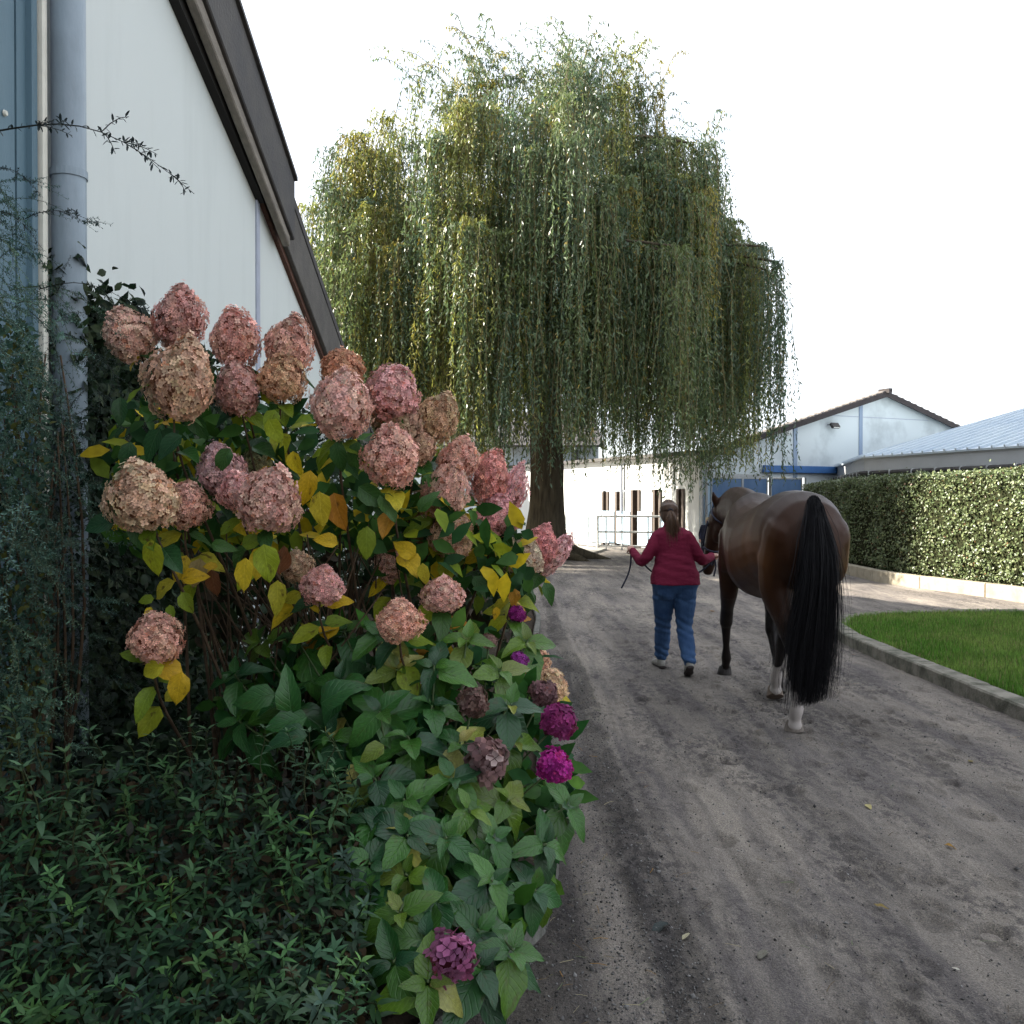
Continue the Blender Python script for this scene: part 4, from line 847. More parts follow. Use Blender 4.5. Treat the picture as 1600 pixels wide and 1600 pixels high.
# ------------------------------------------------------------------ bigleaf hydrangea in front: rosettes of glossy leaves, magenta heads
BH = empty('bigleaf_hydrangea', (-.3, 3.4, .08)); tag(BH, 'bigleaf hydrangea with broad green leaves and magenta mophead flowers at the bed edge', 'shrub')
DG = [(.020, .082, .018), (.028, .100, .018), (.016, .062, .020), (.040, .118, .016)]; LG = [(.060, .135, .014), (.085, .155, .014), (.12, .165, .022)]; PY = [(.30, .28, .07), (.24, .25, .04)]
poly = [(330, 1085), (420, 985), (520, 965), (640, 1000), (760, 975), (820, 985), (860, 1090), (905, 1200), (890, 1290), (848, 1400), (800, 1500), (730, 1570), (590, 1500), (560, 1390), (575, 1290), (560, 1200), (470, 1140), (340, 1150)]
def bdepth(px, py): return 3.95 - (py - 960) / 600 * 1.22 - .25 * math.exp(-((px - 640) / 160) ** 2) + (.10 if px > 820 else 0)
brd = random.Random(5); shoots = []
tries = 0
while len(shoots) < 56 and tries < 20000:
    tries += 1; px, py = brd.uniform(320, 900), brd.uniform(965, 1560)
    if not inpoly(np.array([px]), np.array([py]), poly)[0]: continue
    if min(math.hypot(px - a, (py - b) * .8) for a, b in ((704, 1500), (762, 1188), (740, 1098), (866, 1197), (873, 1127), (840, 1060))) < 46: continue
    if min([math.hypot(px - a, (py - b)) for a, b in shoots] or [999]) < 56: continue
    shoots.append((px, py))
nleaf = 0
for (px, py) in shoots:
    d = bdepth(px, py) + brd.uniform(-.05, .08); p = at(px, py, d)
    ax = Vector(((px - 620) / 330 + brd.uniform(-.35, .35), -.75 + brd.uniform(-.3, .3), .85 + brd.uniform(-.35, .25))).normalized(); base = Vector((-.35 + .12 * brd.uniform(-1, 1), 3.55 + .25 * brd.uniform(-1, 1), .1))
    MB().tube(curve(base, p, .05, 6, .1, brd), [.006, .006, .005, .005, .004, .004], 5).build('stem', mat('green_stem', (.06, .09, .03, 1), .7, var=.3, scale=15), BH, loc=-BH.location, smooth=True)
    light = (px > 690 and py < 1160 and brd.random() < .6) or brd.random() < .16; a0_ = brd.uniform(0, 6.28); T1 = ax.orthogonal().normalized(); T2 = ax.cross(T1)
    for k, (L_, up, back) in enumerate(((.065, .75, 0), (.11, .28, .012), (.145, .02, .035), (.155, -.12, .07))):
        if k == 3 and brd.random() < .35: continue
        for h in (0, 1):
            a = a0_ + k * 1.57 + h * math.pi + brd.uniform(-.2, .2); rad = T1 * math.cos(a) + T2 * math.sin(a); dirn = rad + ax * up + Vector((0, 0, -.18 * k * brd.uniform(.3, 1.3)))
            r_ = brd.random(); c = brd.choice(LG if light else DG); me = brd.choice(LM_G)
            if k >= 2 and r_ < .10: c = brd.choice(LG + PY)
            if r_ > .97: c = brd.choice(PY)
            put(me, 'leaf', BH, dirn, ax + Vector((0, 0, .25)), p - ax * back + rad * .006, L_ * brd.uniform(.92, 1.25) * (1.1 if py < 1130 and px < 600 else 1.0), jit(c, .2)); nleaf += 1
for (px, py, d, L_, ang, c) in [(480, 1120, 3.35, .15, 190, DG[0]), (455, 1115, 3.35, .16, 95, DG[1]), (500, 1100, 3.4, .17, 40, DG[0]), (430, 1085, 3.4, .15, 185, DG[1]), (480, 1150, 3.3, .15, 180, DG[2]), (600, 1165, 3.3, .10, -150, LG[2]), (560, 1195, 3.3, .09, -120, PY[0]), (850, 1400, 3.5, .12, -95, LG[1]),
        (770, 1330, 3.2, .11, -95, LG[2]), (600, 1290, 3.1, .10, -160, LG[1]), (700, 1440, 2.95, .11, -60, PY[1])]:
    a = R(ang); put(brd.choice(LM_G), 'leaf', BH, Vector((math.cos(a), -.3, math.sin(a))), Vector((brd.uniform(-.2, .2), -.8, .6)), at(px, py, d), L_, jit(c, .1))
MG_, MAU, DRY = (.40, .022, .24, 1), (.30, .115, .20, 1), (.17, .095, .085, 1)
for (px, py, rw, d, c, me, sq) in [(808, 959, 13, 4.2, (.26, .02, .18, 1), MOPS[0], .9), (840, 1004, 13, 4.3, (.20, .05, .10, 1), MOPS[1], .9), (812, 1031, 13, 4.0, (.28, .04, .26, 1), MOPS[2], .9), (873, 1127, 27, 3.75, (.28, .035, .16, 1), MOPS[0], 1.0), (866, 1197, 26, 3.55, MG_, MOPS[1], 1.0),
        (704, 1500, 37, 2.78, (.36, .11, .235, 1), MOPB, 1.2), (762, 1188, 34, 3.4, (.27, .16, .165, 1), BIGM, 1.1), (740, 1098, 22, 3.5, DRY, MOPS[2], 1.15), (850, 1084, 22, 4.0, (.18, .09, .10, 1), MOPS[1], .9), (765, 1002, 12, 4.0, (.24, .14, .12, 1), MOPS[0], .8), (832, 1070, 14, 4.1, (.22, .10, .12, 1), MOPS[2], .8)]:
    d -= .14; p = at(px, py, d); r_ = rw / FPX * d; out = Vector((.35 + brd.uniform(-.1, .2), -.7, .8)).normalized(); q = out.to_track_quat('Z', 'Y') @ Quaternion((0, 0, 1), brd.uniform(0, 6.28))
    o = bpy.data.objects.new('flower_head', me); COL.objects.link(o); o.parent = BH; o.matrix_local = Matrix.Translation(p - BH.location) @ q.to_matrix().to_4x4() @ Matrix.Diagonal((r_ * .95, r_ * .95, r_ * sq, 1)); o.color = c
    MB().tube(curve((-.2, 3.6, .3), p - out * r_ * .5, 0, 5, .1, brd), .004, 5).build('stem', MATS['green_stem'], BH, loc=-BH.location, smooth=True)
# shaded leaves deep inside both shrubs
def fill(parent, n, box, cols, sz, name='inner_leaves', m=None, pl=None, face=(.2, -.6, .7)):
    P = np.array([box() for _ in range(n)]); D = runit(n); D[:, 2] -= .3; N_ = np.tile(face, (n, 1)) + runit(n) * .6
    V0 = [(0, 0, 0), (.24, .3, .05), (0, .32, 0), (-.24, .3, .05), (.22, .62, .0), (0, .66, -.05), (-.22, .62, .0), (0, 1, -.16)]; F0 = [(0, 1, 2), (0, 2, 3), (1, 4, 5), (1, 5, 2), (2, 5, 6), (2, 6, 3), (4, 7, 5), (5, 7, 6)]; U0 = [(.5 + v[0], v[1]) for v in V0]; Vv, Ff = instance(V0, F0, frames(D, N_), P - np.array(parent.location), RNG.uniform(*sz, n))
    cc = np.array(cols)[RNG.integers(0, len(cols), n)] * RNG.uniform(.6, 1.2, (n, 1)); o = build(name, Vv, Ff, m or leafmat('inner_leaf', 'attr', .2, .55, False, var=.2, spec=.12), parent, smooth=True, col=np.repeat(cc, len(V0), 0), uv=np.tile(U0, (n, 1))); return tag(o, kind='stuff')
def b1():
    while True:
        px, py = random.uniform(330, 890), random.uniform(985, 1530)
        if inpoly(np.array([px]), np.array([py]), poly)[0]: return at(px, py, bdepth(px, py) + random.uniform(.12, .55))
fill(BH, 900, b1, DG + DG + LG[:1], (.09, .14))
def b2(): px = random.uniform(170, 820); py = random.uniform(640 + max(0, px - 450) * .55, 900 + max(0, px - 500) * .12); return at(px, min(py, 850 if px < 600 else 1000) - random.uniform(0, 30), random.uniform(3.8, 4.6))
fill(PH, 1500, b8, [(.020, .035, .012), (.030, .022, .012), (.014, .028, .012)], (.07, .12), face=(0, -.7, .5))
fill(PH, 900, b2, GRN + GRN + YG + YEL[:1], (.09, .13), face=(0, -.8, .4))
# ------------------------------------------------------------------ low shrub in the foreground corner: upright shoots with narrow leaves
FS = empty('low_leafy_shrub', (-.75, 2.5, .08)); tag(FS, 'low dark green shrub with narrow pointed leaves in the near corner', 'shrub')
M_SMALL = leafmat('small_leaf', 'both', .22, .5, False, 0, .2, .15, 10)
def shoot_mesh(seed, n_nodes=7, L_=.16):
    rg = random.Random(seed); V0, F0, U0 = leaf_mesh('x', .30, .12, .35, 0, 4, 0, .75, .02)
    Vs, Fs, Cs = [], [], []; V0 = np.array(V0); F0 = np.array(F0); b = 0
    pts = [Vector((.012 * math.sin(i * .7 + seed), .012 * math.cos(i * .9 + seed), L_ * i / n_nodes)) for i in range(n_nodes + 1)]
    mb = MB().tube(pts, [.0024 - .0012 * i / n_nodes for i in range(n_nodes + 1)], 4, False); Fq = np.array(mb.f)
    Vs.append(np.array(mb.v)); Fs.append(Fq); Cs.append(np.tile([[.75, .45, .30]], (len(mb.v), 1))); b = len(mb.v)
    for k in range(1, n_nodes + 1):
        for h in range(2 if k < n_nodes else 4):
            a = k * 1.35 + h * math.pi / (1 if k < n_nodes else 2) + rg.uniform(-.3, .3); t = k / n_nodes; up = -.15 + .95 * t ** 1.5 + rg.uniform(-.15, .15)
            d = np.array([[math.cos(a), math.sin(a), up]]); nn = np.array([[-math.cos(a) * .4, -math.sin(a) * .4, 1.0]]); s = (.050 - .020 * t ** 2) * rg.uniform(.8, 1.2)
            m = frames(d, nn)[0]; Vv = V0 @ m.T * s + np.array(pts[k]); Vs.append(Vv); Fs.append(F0 + b); b += len(Vv); c = (.85 + .55 * t) * rg.uniform(.75, 1.2)
            Cs.append(np.tile([[c * (1 + .12 * t), c, c]], (len(Vv), 1)))
    o = build('shoot', np.concatenate(Vs), np.concatenate(Fs), M_SMALL, smooth=True, col=np.concatenate(Cs)); me = o.data; bpy.data.objects.remove(o); return me
SH = [shoot_mesh(s, 6 + s % 3, .13 + .02 * (s % 4)) for s in range(9)]
frd = random.Random(8)
def shrub_top(px): return 1215 - 35 * math.exp(-((px - 260) / 90) ** 2) + max(0, px - 430) * .25 - (35 if px > 460 else 0)
SC_ = [(.022, .062, .026), (.028, .075, .028), (.018, .050, .026), (.036, .090, .030), (.026, .056, .036)]
cells = []
for px in range(-40, 560, 33):
    for py in range(1180, 1640, 33):
        x, y = px + frd.uniform(-15, 15), py + frd.uniform(-15, 15)
        if y < shrub_top(x) or x > 575 - max(0, y - 1450) * .15: continue
        cells.append((x, y))
for (px, py) in cells:
    d = 3.25 - (py - 1180) / 430 * 1.05 + frd.uniform(-.06, .10); p = at(px, py, d); ax = Vector((frd.uniform(-.45, .45), -.25 + frd.uniform(-.5, .3), 1)).normalized(); s = frd.uniform(.85, 1.45)
    o = bpy.data.objects.new('shoot', frd.choice(SH)); COL.objects.link(o); o.parent = FS
    k_ = frd.uniform(.45, 1.25)
    c = tuple(v * k_ for v in frd.choice(SC_)); hi = frd.random() > .80; c = (c[0] * 1.7, c[1] * 1.55, c[2] * 1.3) if hi else c; o.color = jit(c, .2)
    o.matrix_local = Matrix.Translation(p - ax * .13 * s - FS.location) @ (ax.to_track_quat('Z', 'Y') @ Quaternion((0, 0, 1), frd.uniform(0, 6.28))).to_matrix().to_4x4() @ Matrix.Scale(s, 4)
for (px, py, d, s) in [(235, 1180, 3.1, 1.25), (275, 1190, 3.1, 1.1), (65, 1150, 2.9, 1.6), (30, 1215, 2.8, 1.3), (120, 1285, 2.6, 1.25), (45, 1290, 2.5, 1.5), (515, 1165, 3.0, .95), (480, 1200, 2.95, 1.1), (410, 1190, 3.05, 1.0), (150, 1195, 3.0, 1.3), (200, 1175, 3.1, 1.2), (330, 1200, 3.05, 1.2), (100, 1220, 2.85, 1.4), (370, 1215, 3.0, 1.1), (300, 1165, 3.1, 1.0), (10, 1160, 2.9, 1.5), (525, 1250, 2.9, 1.1), (160, 1350, 2.45, 1.4), (450, 1160, 3.05, .9)]:
    p = at(px, py, d); o = bpy.data.objects.new('shoot', frd.choice(SH)); COL.objects.link(o); o.parent = FS; o.color = jit((.045, .095, .045), .15)
    o.matrix_local = Matrix.Translation(p - Vector((0, 0, .09 * s)) - FS.location) @ Quaternion((0, 0, 1), frd.uniform(0, 6.28)).to_matrix().to_4x4() @ Matrix.Scale(s, 4)
def b3():
    px, py = random.uniform(-60, 570), random.uniform(1205, 1680); return at(px, py, 3.25 - (py - 1180) / 430 * 1.05 + random.uniform(.05, .45))
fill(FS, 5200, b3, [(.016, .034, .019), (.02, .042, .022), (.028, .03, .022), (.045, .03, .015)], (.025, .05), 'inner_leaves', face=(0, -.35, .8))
for k in range(60):
    q_ = frd.uniform(1260, 1600); p = at(frd.uniform(-40, 560), q_, 3.35 - (q_ - 1180) / 430 * 1.05); b = Vector((p.x * .85 - .08, p.y + frd.uniform(.0, .3), .06))
    MB().tube(curve(b, p, 0, 5, .15, frd), .0028, 4).build('stem', M_STEM, FS, loc=-FS.location)

# ------------------------------------------------------------------ wall shrub with arching sprays of tiny grey-green leaves
WS = empty('arching_wall_shrub', (-1.95, 4.1, .06)); tag(WS, 'wall shrub with arching sprays of tiny grey green leaves around the downpipe', 'shrub')
def spray_mesh(seed, L_=1.0, droop=.35, dens=46, side=6):
    rg = random.Random(seed); V0 = np.array([(0, 0, 0), (.17, .35, .05), (.13, .75, .02), (0, 1, -.04), (-.13, .75, .02), (-.17, .35, .05)]); F0 = np.array([(0, 1, 2, 3), (0, 3, 4, 5)]); Vs, Fs, Cs = [], [], []; b = 0
    def stem(pts, r):
        nonlocal b
        mb = MB().tube(pts, r, 4, False); Vs.append(np.array(mb.v)); Fs.append(np.array(mb.f) + b); b += len(mb.v); Cs.append(np.tile([[.9, .62, .5]], (len(mb.v), 1)))
    def leaves(pts, n, s0):
        nonlocal b
        for i in range(n):
            t = (i + rg.random()) / n * (len(pts) - 1); j = min(int(t), len(pts) - 2); p = pts[j].lerp(pts[j + 1], t - j); ax = (pts[j + 1] - pts[j]).normalized()
            a = i * 2.4 + rg.uniform(-.4, .4); o1 = ax.orthogonal().normalized(); o2 = ax.cross(o1); r_ = o1 * math.cos(a) + o2 * math.sin(a); d = r_ + ax * rg.uniform(.2, .9)
            m = frames(np.array([d]), np.array([Vector((0, 0, 1)) + r_ * .3]))[0]; Vv = V0 @ m.T * (s0 * rg.uniform(.7, 1.25)) + np.array(p); Vs.append(Vv); Fs.append(F0 + b); b += 6
            Cs.append(np.tile([[rg.uniform(.7, 1.3)] * 3], (6, 1)))
    main = [Vector((0, L_ * t, L_ * (.10 * math.sin(t * 3.1) - droop * t * t))) + Vector((.03 * math.sin(t * 5 + seed), 0, 0)) * L_ for t in [i / 9 for i in range(10)]]
    stem(main, [.0035 - .0024 * i / 9 for i in range(10)]); leaves(main, dens, .024)
    for k in range(side):
        j = rg.randint(1, 8); a = rg.choice((-1, 1)) * rg.uniform(.4, .9); l = L_ * rg.uniform(.12, .32); d = Vector((math.sin(a), math.cos(a), rg.uniform(-.3, .35)))
        p2 = [main[j] + d * l * t + Vector((0, 0, -.25 * l * t * t)) for t in (0, .33, .66, 1)]; stem(p2, [.002, .0017, .0014, .001]); leaves(p2, int(dens * .38), .025)
    o = build('spray', np.concatenate(Vs), np.concatenate(Fs), M_SMALL, col=np.concatenate(Cs)); me = o.data; bpy.data.objects.remove(o); return me
SPR = [spray_mesh(60 + i, .75, .25 + .1 * i, 52, 8) for i in range(5)]
TW = [spray_mesh(80 + i, .8, .14, 34, 9) for i in range(3)]
srd = random.Random(14); CG = [(.090, .165, .125), (.065, .13, .10), (.125, .205, .15), (.050, .10, .075)]
def put_spray(p, d, s, c, me=None, nrm=(0, 0, 1)):
    o = bpy.data.objects.new('spray', me or srd.choice(SPR)); COL.objects.link(o); o.parent = WS; o.color = jit(c, .2); o.matrix_local = Matrix.Translation(-WS.location) @ mframe(d, nrm, p, s)
for k in range(150):
    py = srd.uniform(510, 1180); px = srd.uniform(-70, 60) - max(0, 560 - py) * .3; d = srd.uniform(3.3, 4.5); c = srd.choice(CG if px < 40 else CG[1:2] + CG[3:])
    put_spray(at(px, py - 60, d), Vector((srd.uniform(-.1, 1.0), srd.uniform(-.5, .3), srd.uniform(-.9, .1))), srd.uniform(.35, .62), c)
for k in range(34):
    put_spray(at(srd.uniform(-60, 20), srd.uniform(270, 500), srd.uniform(3.6, 4.3)), Vector((srd.uniform(.1, 1.0), srd.uniform(-.4, .2), srd.uniform(-.8, .2))), srd.uniform(.3, .5), srd.choice(CG[1:]))
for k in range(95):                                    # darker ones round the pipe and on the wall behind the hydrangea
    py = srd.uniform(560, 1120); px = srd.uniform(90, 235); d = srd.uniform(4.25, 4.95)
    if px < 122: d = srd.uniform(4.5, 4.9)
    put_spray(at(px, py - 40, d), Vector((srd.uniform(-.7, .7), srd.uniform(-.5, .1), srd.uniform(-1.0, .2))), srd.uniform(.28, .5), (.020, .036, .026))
def b5():
    py = random.uniform(500, 1200); px = random.uniform(-80, 78) - max(0, 600 - py) * .35; return at(px, py, random.uniform(3.7, 4.55))
fill(WS, 6500, b5, [(.045, .092, .062), (.034, .072, .050), (.06, .115, .072), (.085, .09, .022)], (.022, .042), 'inner_leaves', face=(.3, -.6, .6))
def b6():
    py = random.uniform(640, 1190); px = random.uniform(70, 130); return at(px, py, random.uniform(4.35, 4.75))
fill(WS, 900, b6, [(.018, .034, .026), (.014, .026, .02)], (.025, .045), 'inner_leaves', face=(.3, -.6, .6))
# the twigs that stand out against the wall
for (x0, y0, x1, y1, d, sc) in [(-20, 205, 305, 290, 3.6, 1.0), (40, 345, 160, 352, 3.8, .6), (60, 452, 235, 490, 3.6, .75), (80, 505, 165, 498, 3.7, .5), (-20, 265, 70, 305, 3.5, .6), (-20, 330, 70, 385, 3.4, .6), (110, 400, 98, 470, 4.5, .4)]:
    a, b = at(x0, y0, d), at(x1, y1, d - .1); put_spray(a, (b - a) + Vector((0, 0, (b - a).length * .10)), (b - a).length / .8, (.022, .034, .030), srd.choice(TW))
for k in range(26):
    z = 0; p = at(srd.uniform(-40, 100), 1200, 4.3); p.z = .06; e = at(srd.uniform(-60, 110), srd.uniform(500, 900), srd.uniform(3.9, 4.5)); MB().tube(curve(p, e, 0, 7, .1, srd), [.010 - .001 * i for i in range(7)], 5).build('stem', M_STEM, WS, loc=-WS.location, smooth=True)
# ivy low on the wall and pipe
IV = empty('dark_ivy', (-2.3, 6, .05)); tag(IV, 'dark ivy covering the foot of the pale wall behind the hydrangeas', 'ivy')
def b4(): return Vector((-2.36 + abs(random.gauss(0, .10)), random.choice((random.uniform(4.9, 6.6), random.uniform(5.1, 8.0), random.uniform(5.1, 15.9))), 0))
def b4z():
    p = b4(); top = 2.70 - .10 * min(abs(p.y - 5), 1.5) + .12 * math.sin(p.y * 3.7) + .10 * math.sin(p.y * 9) if p.y > 5.1 else 2.75 + .2 * math.sin(p.y * 3); p.z = random.uniform(.0, 1) ** .9 * top; return p
fill(IV, 26000, b4z, [(.014, .030, .014), (.020, .038, .016), (.010, .022, .012), (.03, .045, .018)], (.055, .095), 'leaves', face=(.9, -.3, .45))
def b7(): return Vector((random.uniform(-2.35, -1.2), random.uniform(4.3, 7.5), random.uniform(.08, .42)))
fill(IV, 4500, b7, [(.014, .030, .014), (.020, .038, .016), (.010, .022, .012)], (.05, .085), 'ground_leaves', face=(.3, -.5, .8))
for k in range(14):
    y = srd.uniform(5.2, 12); MB().tube([(-2.37, y, .05), (-2.37, y + srd.uniform(-.2, .2), .8), (-2.37, y + srd.uniform(-.4, .4), 1.9)], [.012, .009, .004], 5).build('stem', M_STEM, IV, loc=-IV.location)
# ------------------------------------------------------------------ figures: lofted volumes fused into one continuous skin
def loft(rings, n=20):                                   # rings: (centre, half width, half height, side axis, up axis, squareness)
    V, F = [], []
    for (c, w_, h_, sx, up, *sq) in rings:
        e = sq[0] if sq else 1.0
        for j in range(n):
            a = 2 * math.pi * j / n; ca, sa = math.cos(a), math.sin(a); f = lambda t: math.copysign(abs(t) ** e, t)
            V.append(Vector(c) + Vector(sx) * (w_ * f(ca)) + Vector(up) * (h_ * f(sa)))
    k = len(rings)
    F = [(i * n + j, i * n + (j + 1) % n, (i + 1) * n + (j + 1) % n, (i + 1) * n + j) for i in range(k - 1) for j in range(n)]
    F += [tuple(range(n))[::-1], tuple((k - 1) * n + j for j in range(n))]
    return V, F
def chain(pts, radii, n=14):                             # tapered limb; radius may be (across, along); round ends
    pts = [Vector(p) for p in pts]; k = len(pts); rings = []; side0 = Vector((1, 0, 0))
    def fr(d):
        s = side0 - d * side0.dot(d)
        s = s.normalized() if s.length > .15 else d.orthogonal().normalized(); return s, d.cross(s).normalized()
    for i in range(k):
        d = (pts[min(i + 1, k - 1)] - pts[max(i - 1, 0)]).normalized(); r = radii[i]; ra, rb_ = r if isinstance(r, tuple) else (r, r); s, u = fr(d)
        if i == 0:
            for q in (.85, .5): rings.append((pts[0] - d * min(ra, rb_) * q, ra * math.sqrt(1 - q * q), rb_ * math.sqrt(1 - q * q), s, u))
        rings.append((pts[i], ra, rb_, s, u))
        if i == k - 1:
            for q in (.5, .85): rings.append((pts[k - 1] + d * min(ra, rb_) * q, ra * math.sqrt(1 - q * q), rb_ * math.sqrt(1 - q * q), s, u))
    return loft(rings, n)
def smooth_pts(pts, radii, sub=4):                       # Catmull-Rom refinement of a limb
    P = [Vector(p) for p in pts]; k = len(P); O, Rr = [], []
    def tup(r): return np.array(r if isinstance(r, tuple) else (r, r), float)
    for i in range(k - 1):
        a, b, c, d = P[max(i - 1, 0)], P[i], P[i + 1], P[min(i + 2, k - 1)]
        for j in range(sub):
            t = j / sub; O.append(.5 * ((2 * b) + (c - a) * t + (2 * a - 5 * b + 4 * c - d) * t * t + (3 * b - a - 3 * c + d) * t ** 3)); Rr.append(tuple(tup(radii[i]) * (1 - t) + tup(radii[i + 1]) * t))
    O.append(P[-1]); Rr.append(tuple(tup(radii[-1]))); return O, Rr
def fuse(name, shapes, voxel, smooth_n=6, mat_=None, parent=None, colf=None, fac_=.5, folds=None):
    V, F = [], []
    for (v, f) in shapes:
        b = len(V); V += [tuple(p) for p in v]; F += [tuple(i + b for i in q) for q in f]
    me = bpy.data.meshes.new(name); me.from_pydata(V, [], F)
    bm = bmesh.new(); bm.from_mesh(me); bmesh.ops.recalc_face_normals(bm, faces=bm.faces); bm.to_mesh(me); bm.free()
    o = bpy.data.objects.new(name, me); COL.objects.link(o)
    m = o.modifiers.new('r', 'REMESH'); m.mode = 'VOXEL'; m.voxel_size = voxel; m.use_smooth_shade = True
    m2 = o.modifiers.new('s', 'SMOOTH'); m2.factor = fac_; m2.iterations = smooth_n
    dg = bpy.context.evaluated_depsgraph_get(); dg.update(); nm = bpy.data.meshes.new_from_object(o.evaluated_get(dg)); bpy.data.objects.remove(o); bpy.data.meshes.remove(me)
    nm.name = name; nm.materials.clear()
    if folds is not None:                                # cloth folds pushed into the surface
        co = np.zeros(len(nm.vertices) * 3, np.float32); nm.vertices.foreach_get('co', co); co = co.reshape(-1, 3); no = np.zeros(len(co) * 3, np.float32); nm.vertices.foreach_get('normal', no); no = no.reshape(-1, 3)
        co = co + no * folds(co)[:, None]; nm.vertices.foreach_set('co', co.astype(np.float32).ravel()); nm.update()
    if colf is not None:
        co = np.zeros(len(nm.vertices) * 3, np.float32); nm.vertices.foreach_get('co', co); co = co.reshape(-1, 3); c = np.ones((len(co), 4), np.float32); c[:, :3] = colf(co)
        a = nm.color_attributes.new('Col', 'FLOAT_COLOR', 'POINT'); a.data.foreach_set('color', c.ravel())
    return link(name, nm, mat_, parent, smooth=True)
def limb_s(pts, radii, sub=4, n=14): return chain(*smooth_pts(pts, radii, sub), n)
X3, Y3, Z3 = (1, 0, 0), (0, 1, 0), (0, 0, 1)
# ------------------------------------------------------------------ horse, walking away along the track
HO = empty('horse', (2.09, 7.02, 0)); tag(HO, 'dark bay horse with long black tail and white hind socks, led along the track', 'horse')
sec = [(-.43, 1.27, .10, .12), (-.38, 1.28, .20, .22), (-.28, 1.30, .275, .315), (-.12, 1.325, .315, .355), (.08, 1.325, .325, .365), (.28, 1.295, .325, .36), (.5, 1.245, .335, .365), (.75, 1.205, .345, .385), (.98, 1.215, .325, .40), (1.18, 1.26, .285, .425), (1.36, 1.26, .265, .39), (1.52, 1.22, .235, .31), (1.64, 1.18, .18, .23), (1.70, 1.17, .10, .13)]
sh = [loft([((0, y, z), w_, h_, X3, Z3, .92) for (y, z, w_, h_) in sec], 28)]
sh.append(limb_s([(0, 1.30, 1.36), (.0, 1.55, 1.47), (-.02, 1.86, 1.545), (-.04, 2.12, 1.535), (-.055, 2.27, 1.49)], [(.17, .34), (.125, .27), (.095, .205), (.085, .165), (.08, .13)]))
HS = .065
hp = [(-.12 + HS, 2.24, 1.525), (-.14 + HS, 2.36, 1.40), (-.165 + HS, 2.45, 1.23), (-.185 + HS, 2.52, 1.07), (-.195 + HS, 2.55, .97), (-.20 + HS, 2.555, .92)]
sh.append(limb_s(hp, [(.085, .11), (.098, .135), (.082, .115), (.062, .078), (.060, .068), (.05, .055)]))
sh.append(limb_s([(-.13 + HS, 2.26, 1.36), (-.15 + HS, 2.34, 1.27)], [(.075, .10), (.06, .08)]))          # round cheek
for e, pe in (((-.185 + HS, 2.24, 1.57), (-.225 + HS, 2.20, 1.70)), ((-.055 + HS, 2.27, 1.57), (-.03 + HS, 2.24, 1.71))):
    m_ = Vector(e).lerp(Vector(pe), .5); sh.append(chain([e, m_, pe], [(.028, .028), (.036, .02), (.010, .008)], 10))
# haunches and legs
for s in (-1, 1):
    sh.append(chain([(s * .155, -.20, 1.38), (s * .175, -.10, 1.16)], [(.15, .20), (.145, .20)], 16))
    sh.append(chain([(s * .17, 1.40, 1.32), (s * .185, 1.38, 1.05)], [(.10, .22), (.095, .16)], 14))
LH = [(-.17, -.12, 1.22), (-.175, -.10, .98), (-.155, -.22, .78), (-.135, -.345, .60), (-.125, -.375, .50), (-.115, -.36, .30), (-.11, -.352, .165), (-.11, -.315, .09), (-.108, -.30, .045)]
RL = [(.165, .02, 1.22), (.13, .22, .97), (.06, .28, .78), (.00, .30, .62), (-.02, .32, .52), (.005, .52, .33), (.02, .63, .20), (.03, .68, .135), (.035, .70, .10)]
hr_ = [(.15, .20), (.125, .165), (.080, .105), (.055, .075), (.046, .056), (.033, .040), (.050, .055), (.040, .046), (.054, .060)]
sh.append(limb_s(LH, hr_)); sh.append(limb_s(RL, hr_))
LF_ = [(-.185, 1.42, 1.05), (-.175, 1.44, .86), (-.155, 1.60, .66), (-.135, 1.73, .51), (-.13, 1.76, .45), (-.115, 1.82, .28), (-.105, 1.86, .165), (-.10, 1.90, .095), (-.10, 1.925, .055)]
RF_ = [(.185, 1.38, 1.05), (.175, 1.34, .86), (.155, 1.26, .66), (.14, 1.20, .51), (.135, 1.16, .45), (.12, 1.02, .30), (.115, .92, .20), (.11, .90, .12), (.11, .915, .075)]
fr_ = [(.095, .14), (.084, .105), (.058, .068), (.060, .064), (.044, .046), (.030, .034), (.047, .051), (.036, .041), (.052, .056)]
sh.append(limb_s(LF_, fr_)); sh.append(limb_s(RF_, fr_))
def horse_col(c):
    x, y, z = c[:, 0], c[:, 1], c[:, 2]; n1 = fbm(y * 5 + 7, z * 5 + 3, 61)
    body = np.array([.034, .0138, .0070]); warm = np.array([.115, .044, .013]); dark = np.array([.011, .0075, .0065])
    t = np.exp(-((z - 1.16) / .20) ** 2) * np.exp(-((y - .45) / .50) ** 2) + .75 * np.exp(-((z - 1.22) / .24) ** 2) * np.clip((np.abs(x) - .24) / .09, 0, 1) * (y < .35); t = np.clip(t * (.75 + .5 * n1), 0, 1)
    k = body * (1 - t[:, None]) + warm * t[:, None]
    d = np.clip((1.56 - z) / -.10, 0, 1) * (y < 1.4); k = k * (1 - .55 * d[:, None]) + dark * .55 * d[:, None]
    leg = np.clip((.84 - z) / .22, 0, 1)[:, None]; k = k * (1 - leg) + dark * leg
    face = ((y > 2.30) & (z < 1.12))[:, None]; k = np.where(face, k * .75, k)
    hind = y < .85; right = x > -.06
    line = np.where(right & (y > .2), .30, .27) + .03 * np.sin(x * 60 + y * 40); wl_ = np.clip((line - z) / .02, 0, 1) * hind
    k = k * (1 - wl_[:, None]) + np.array([.50, .45, .42]) * wl_[:, None]
    return k * (.88 + .24 * n1[:, None])
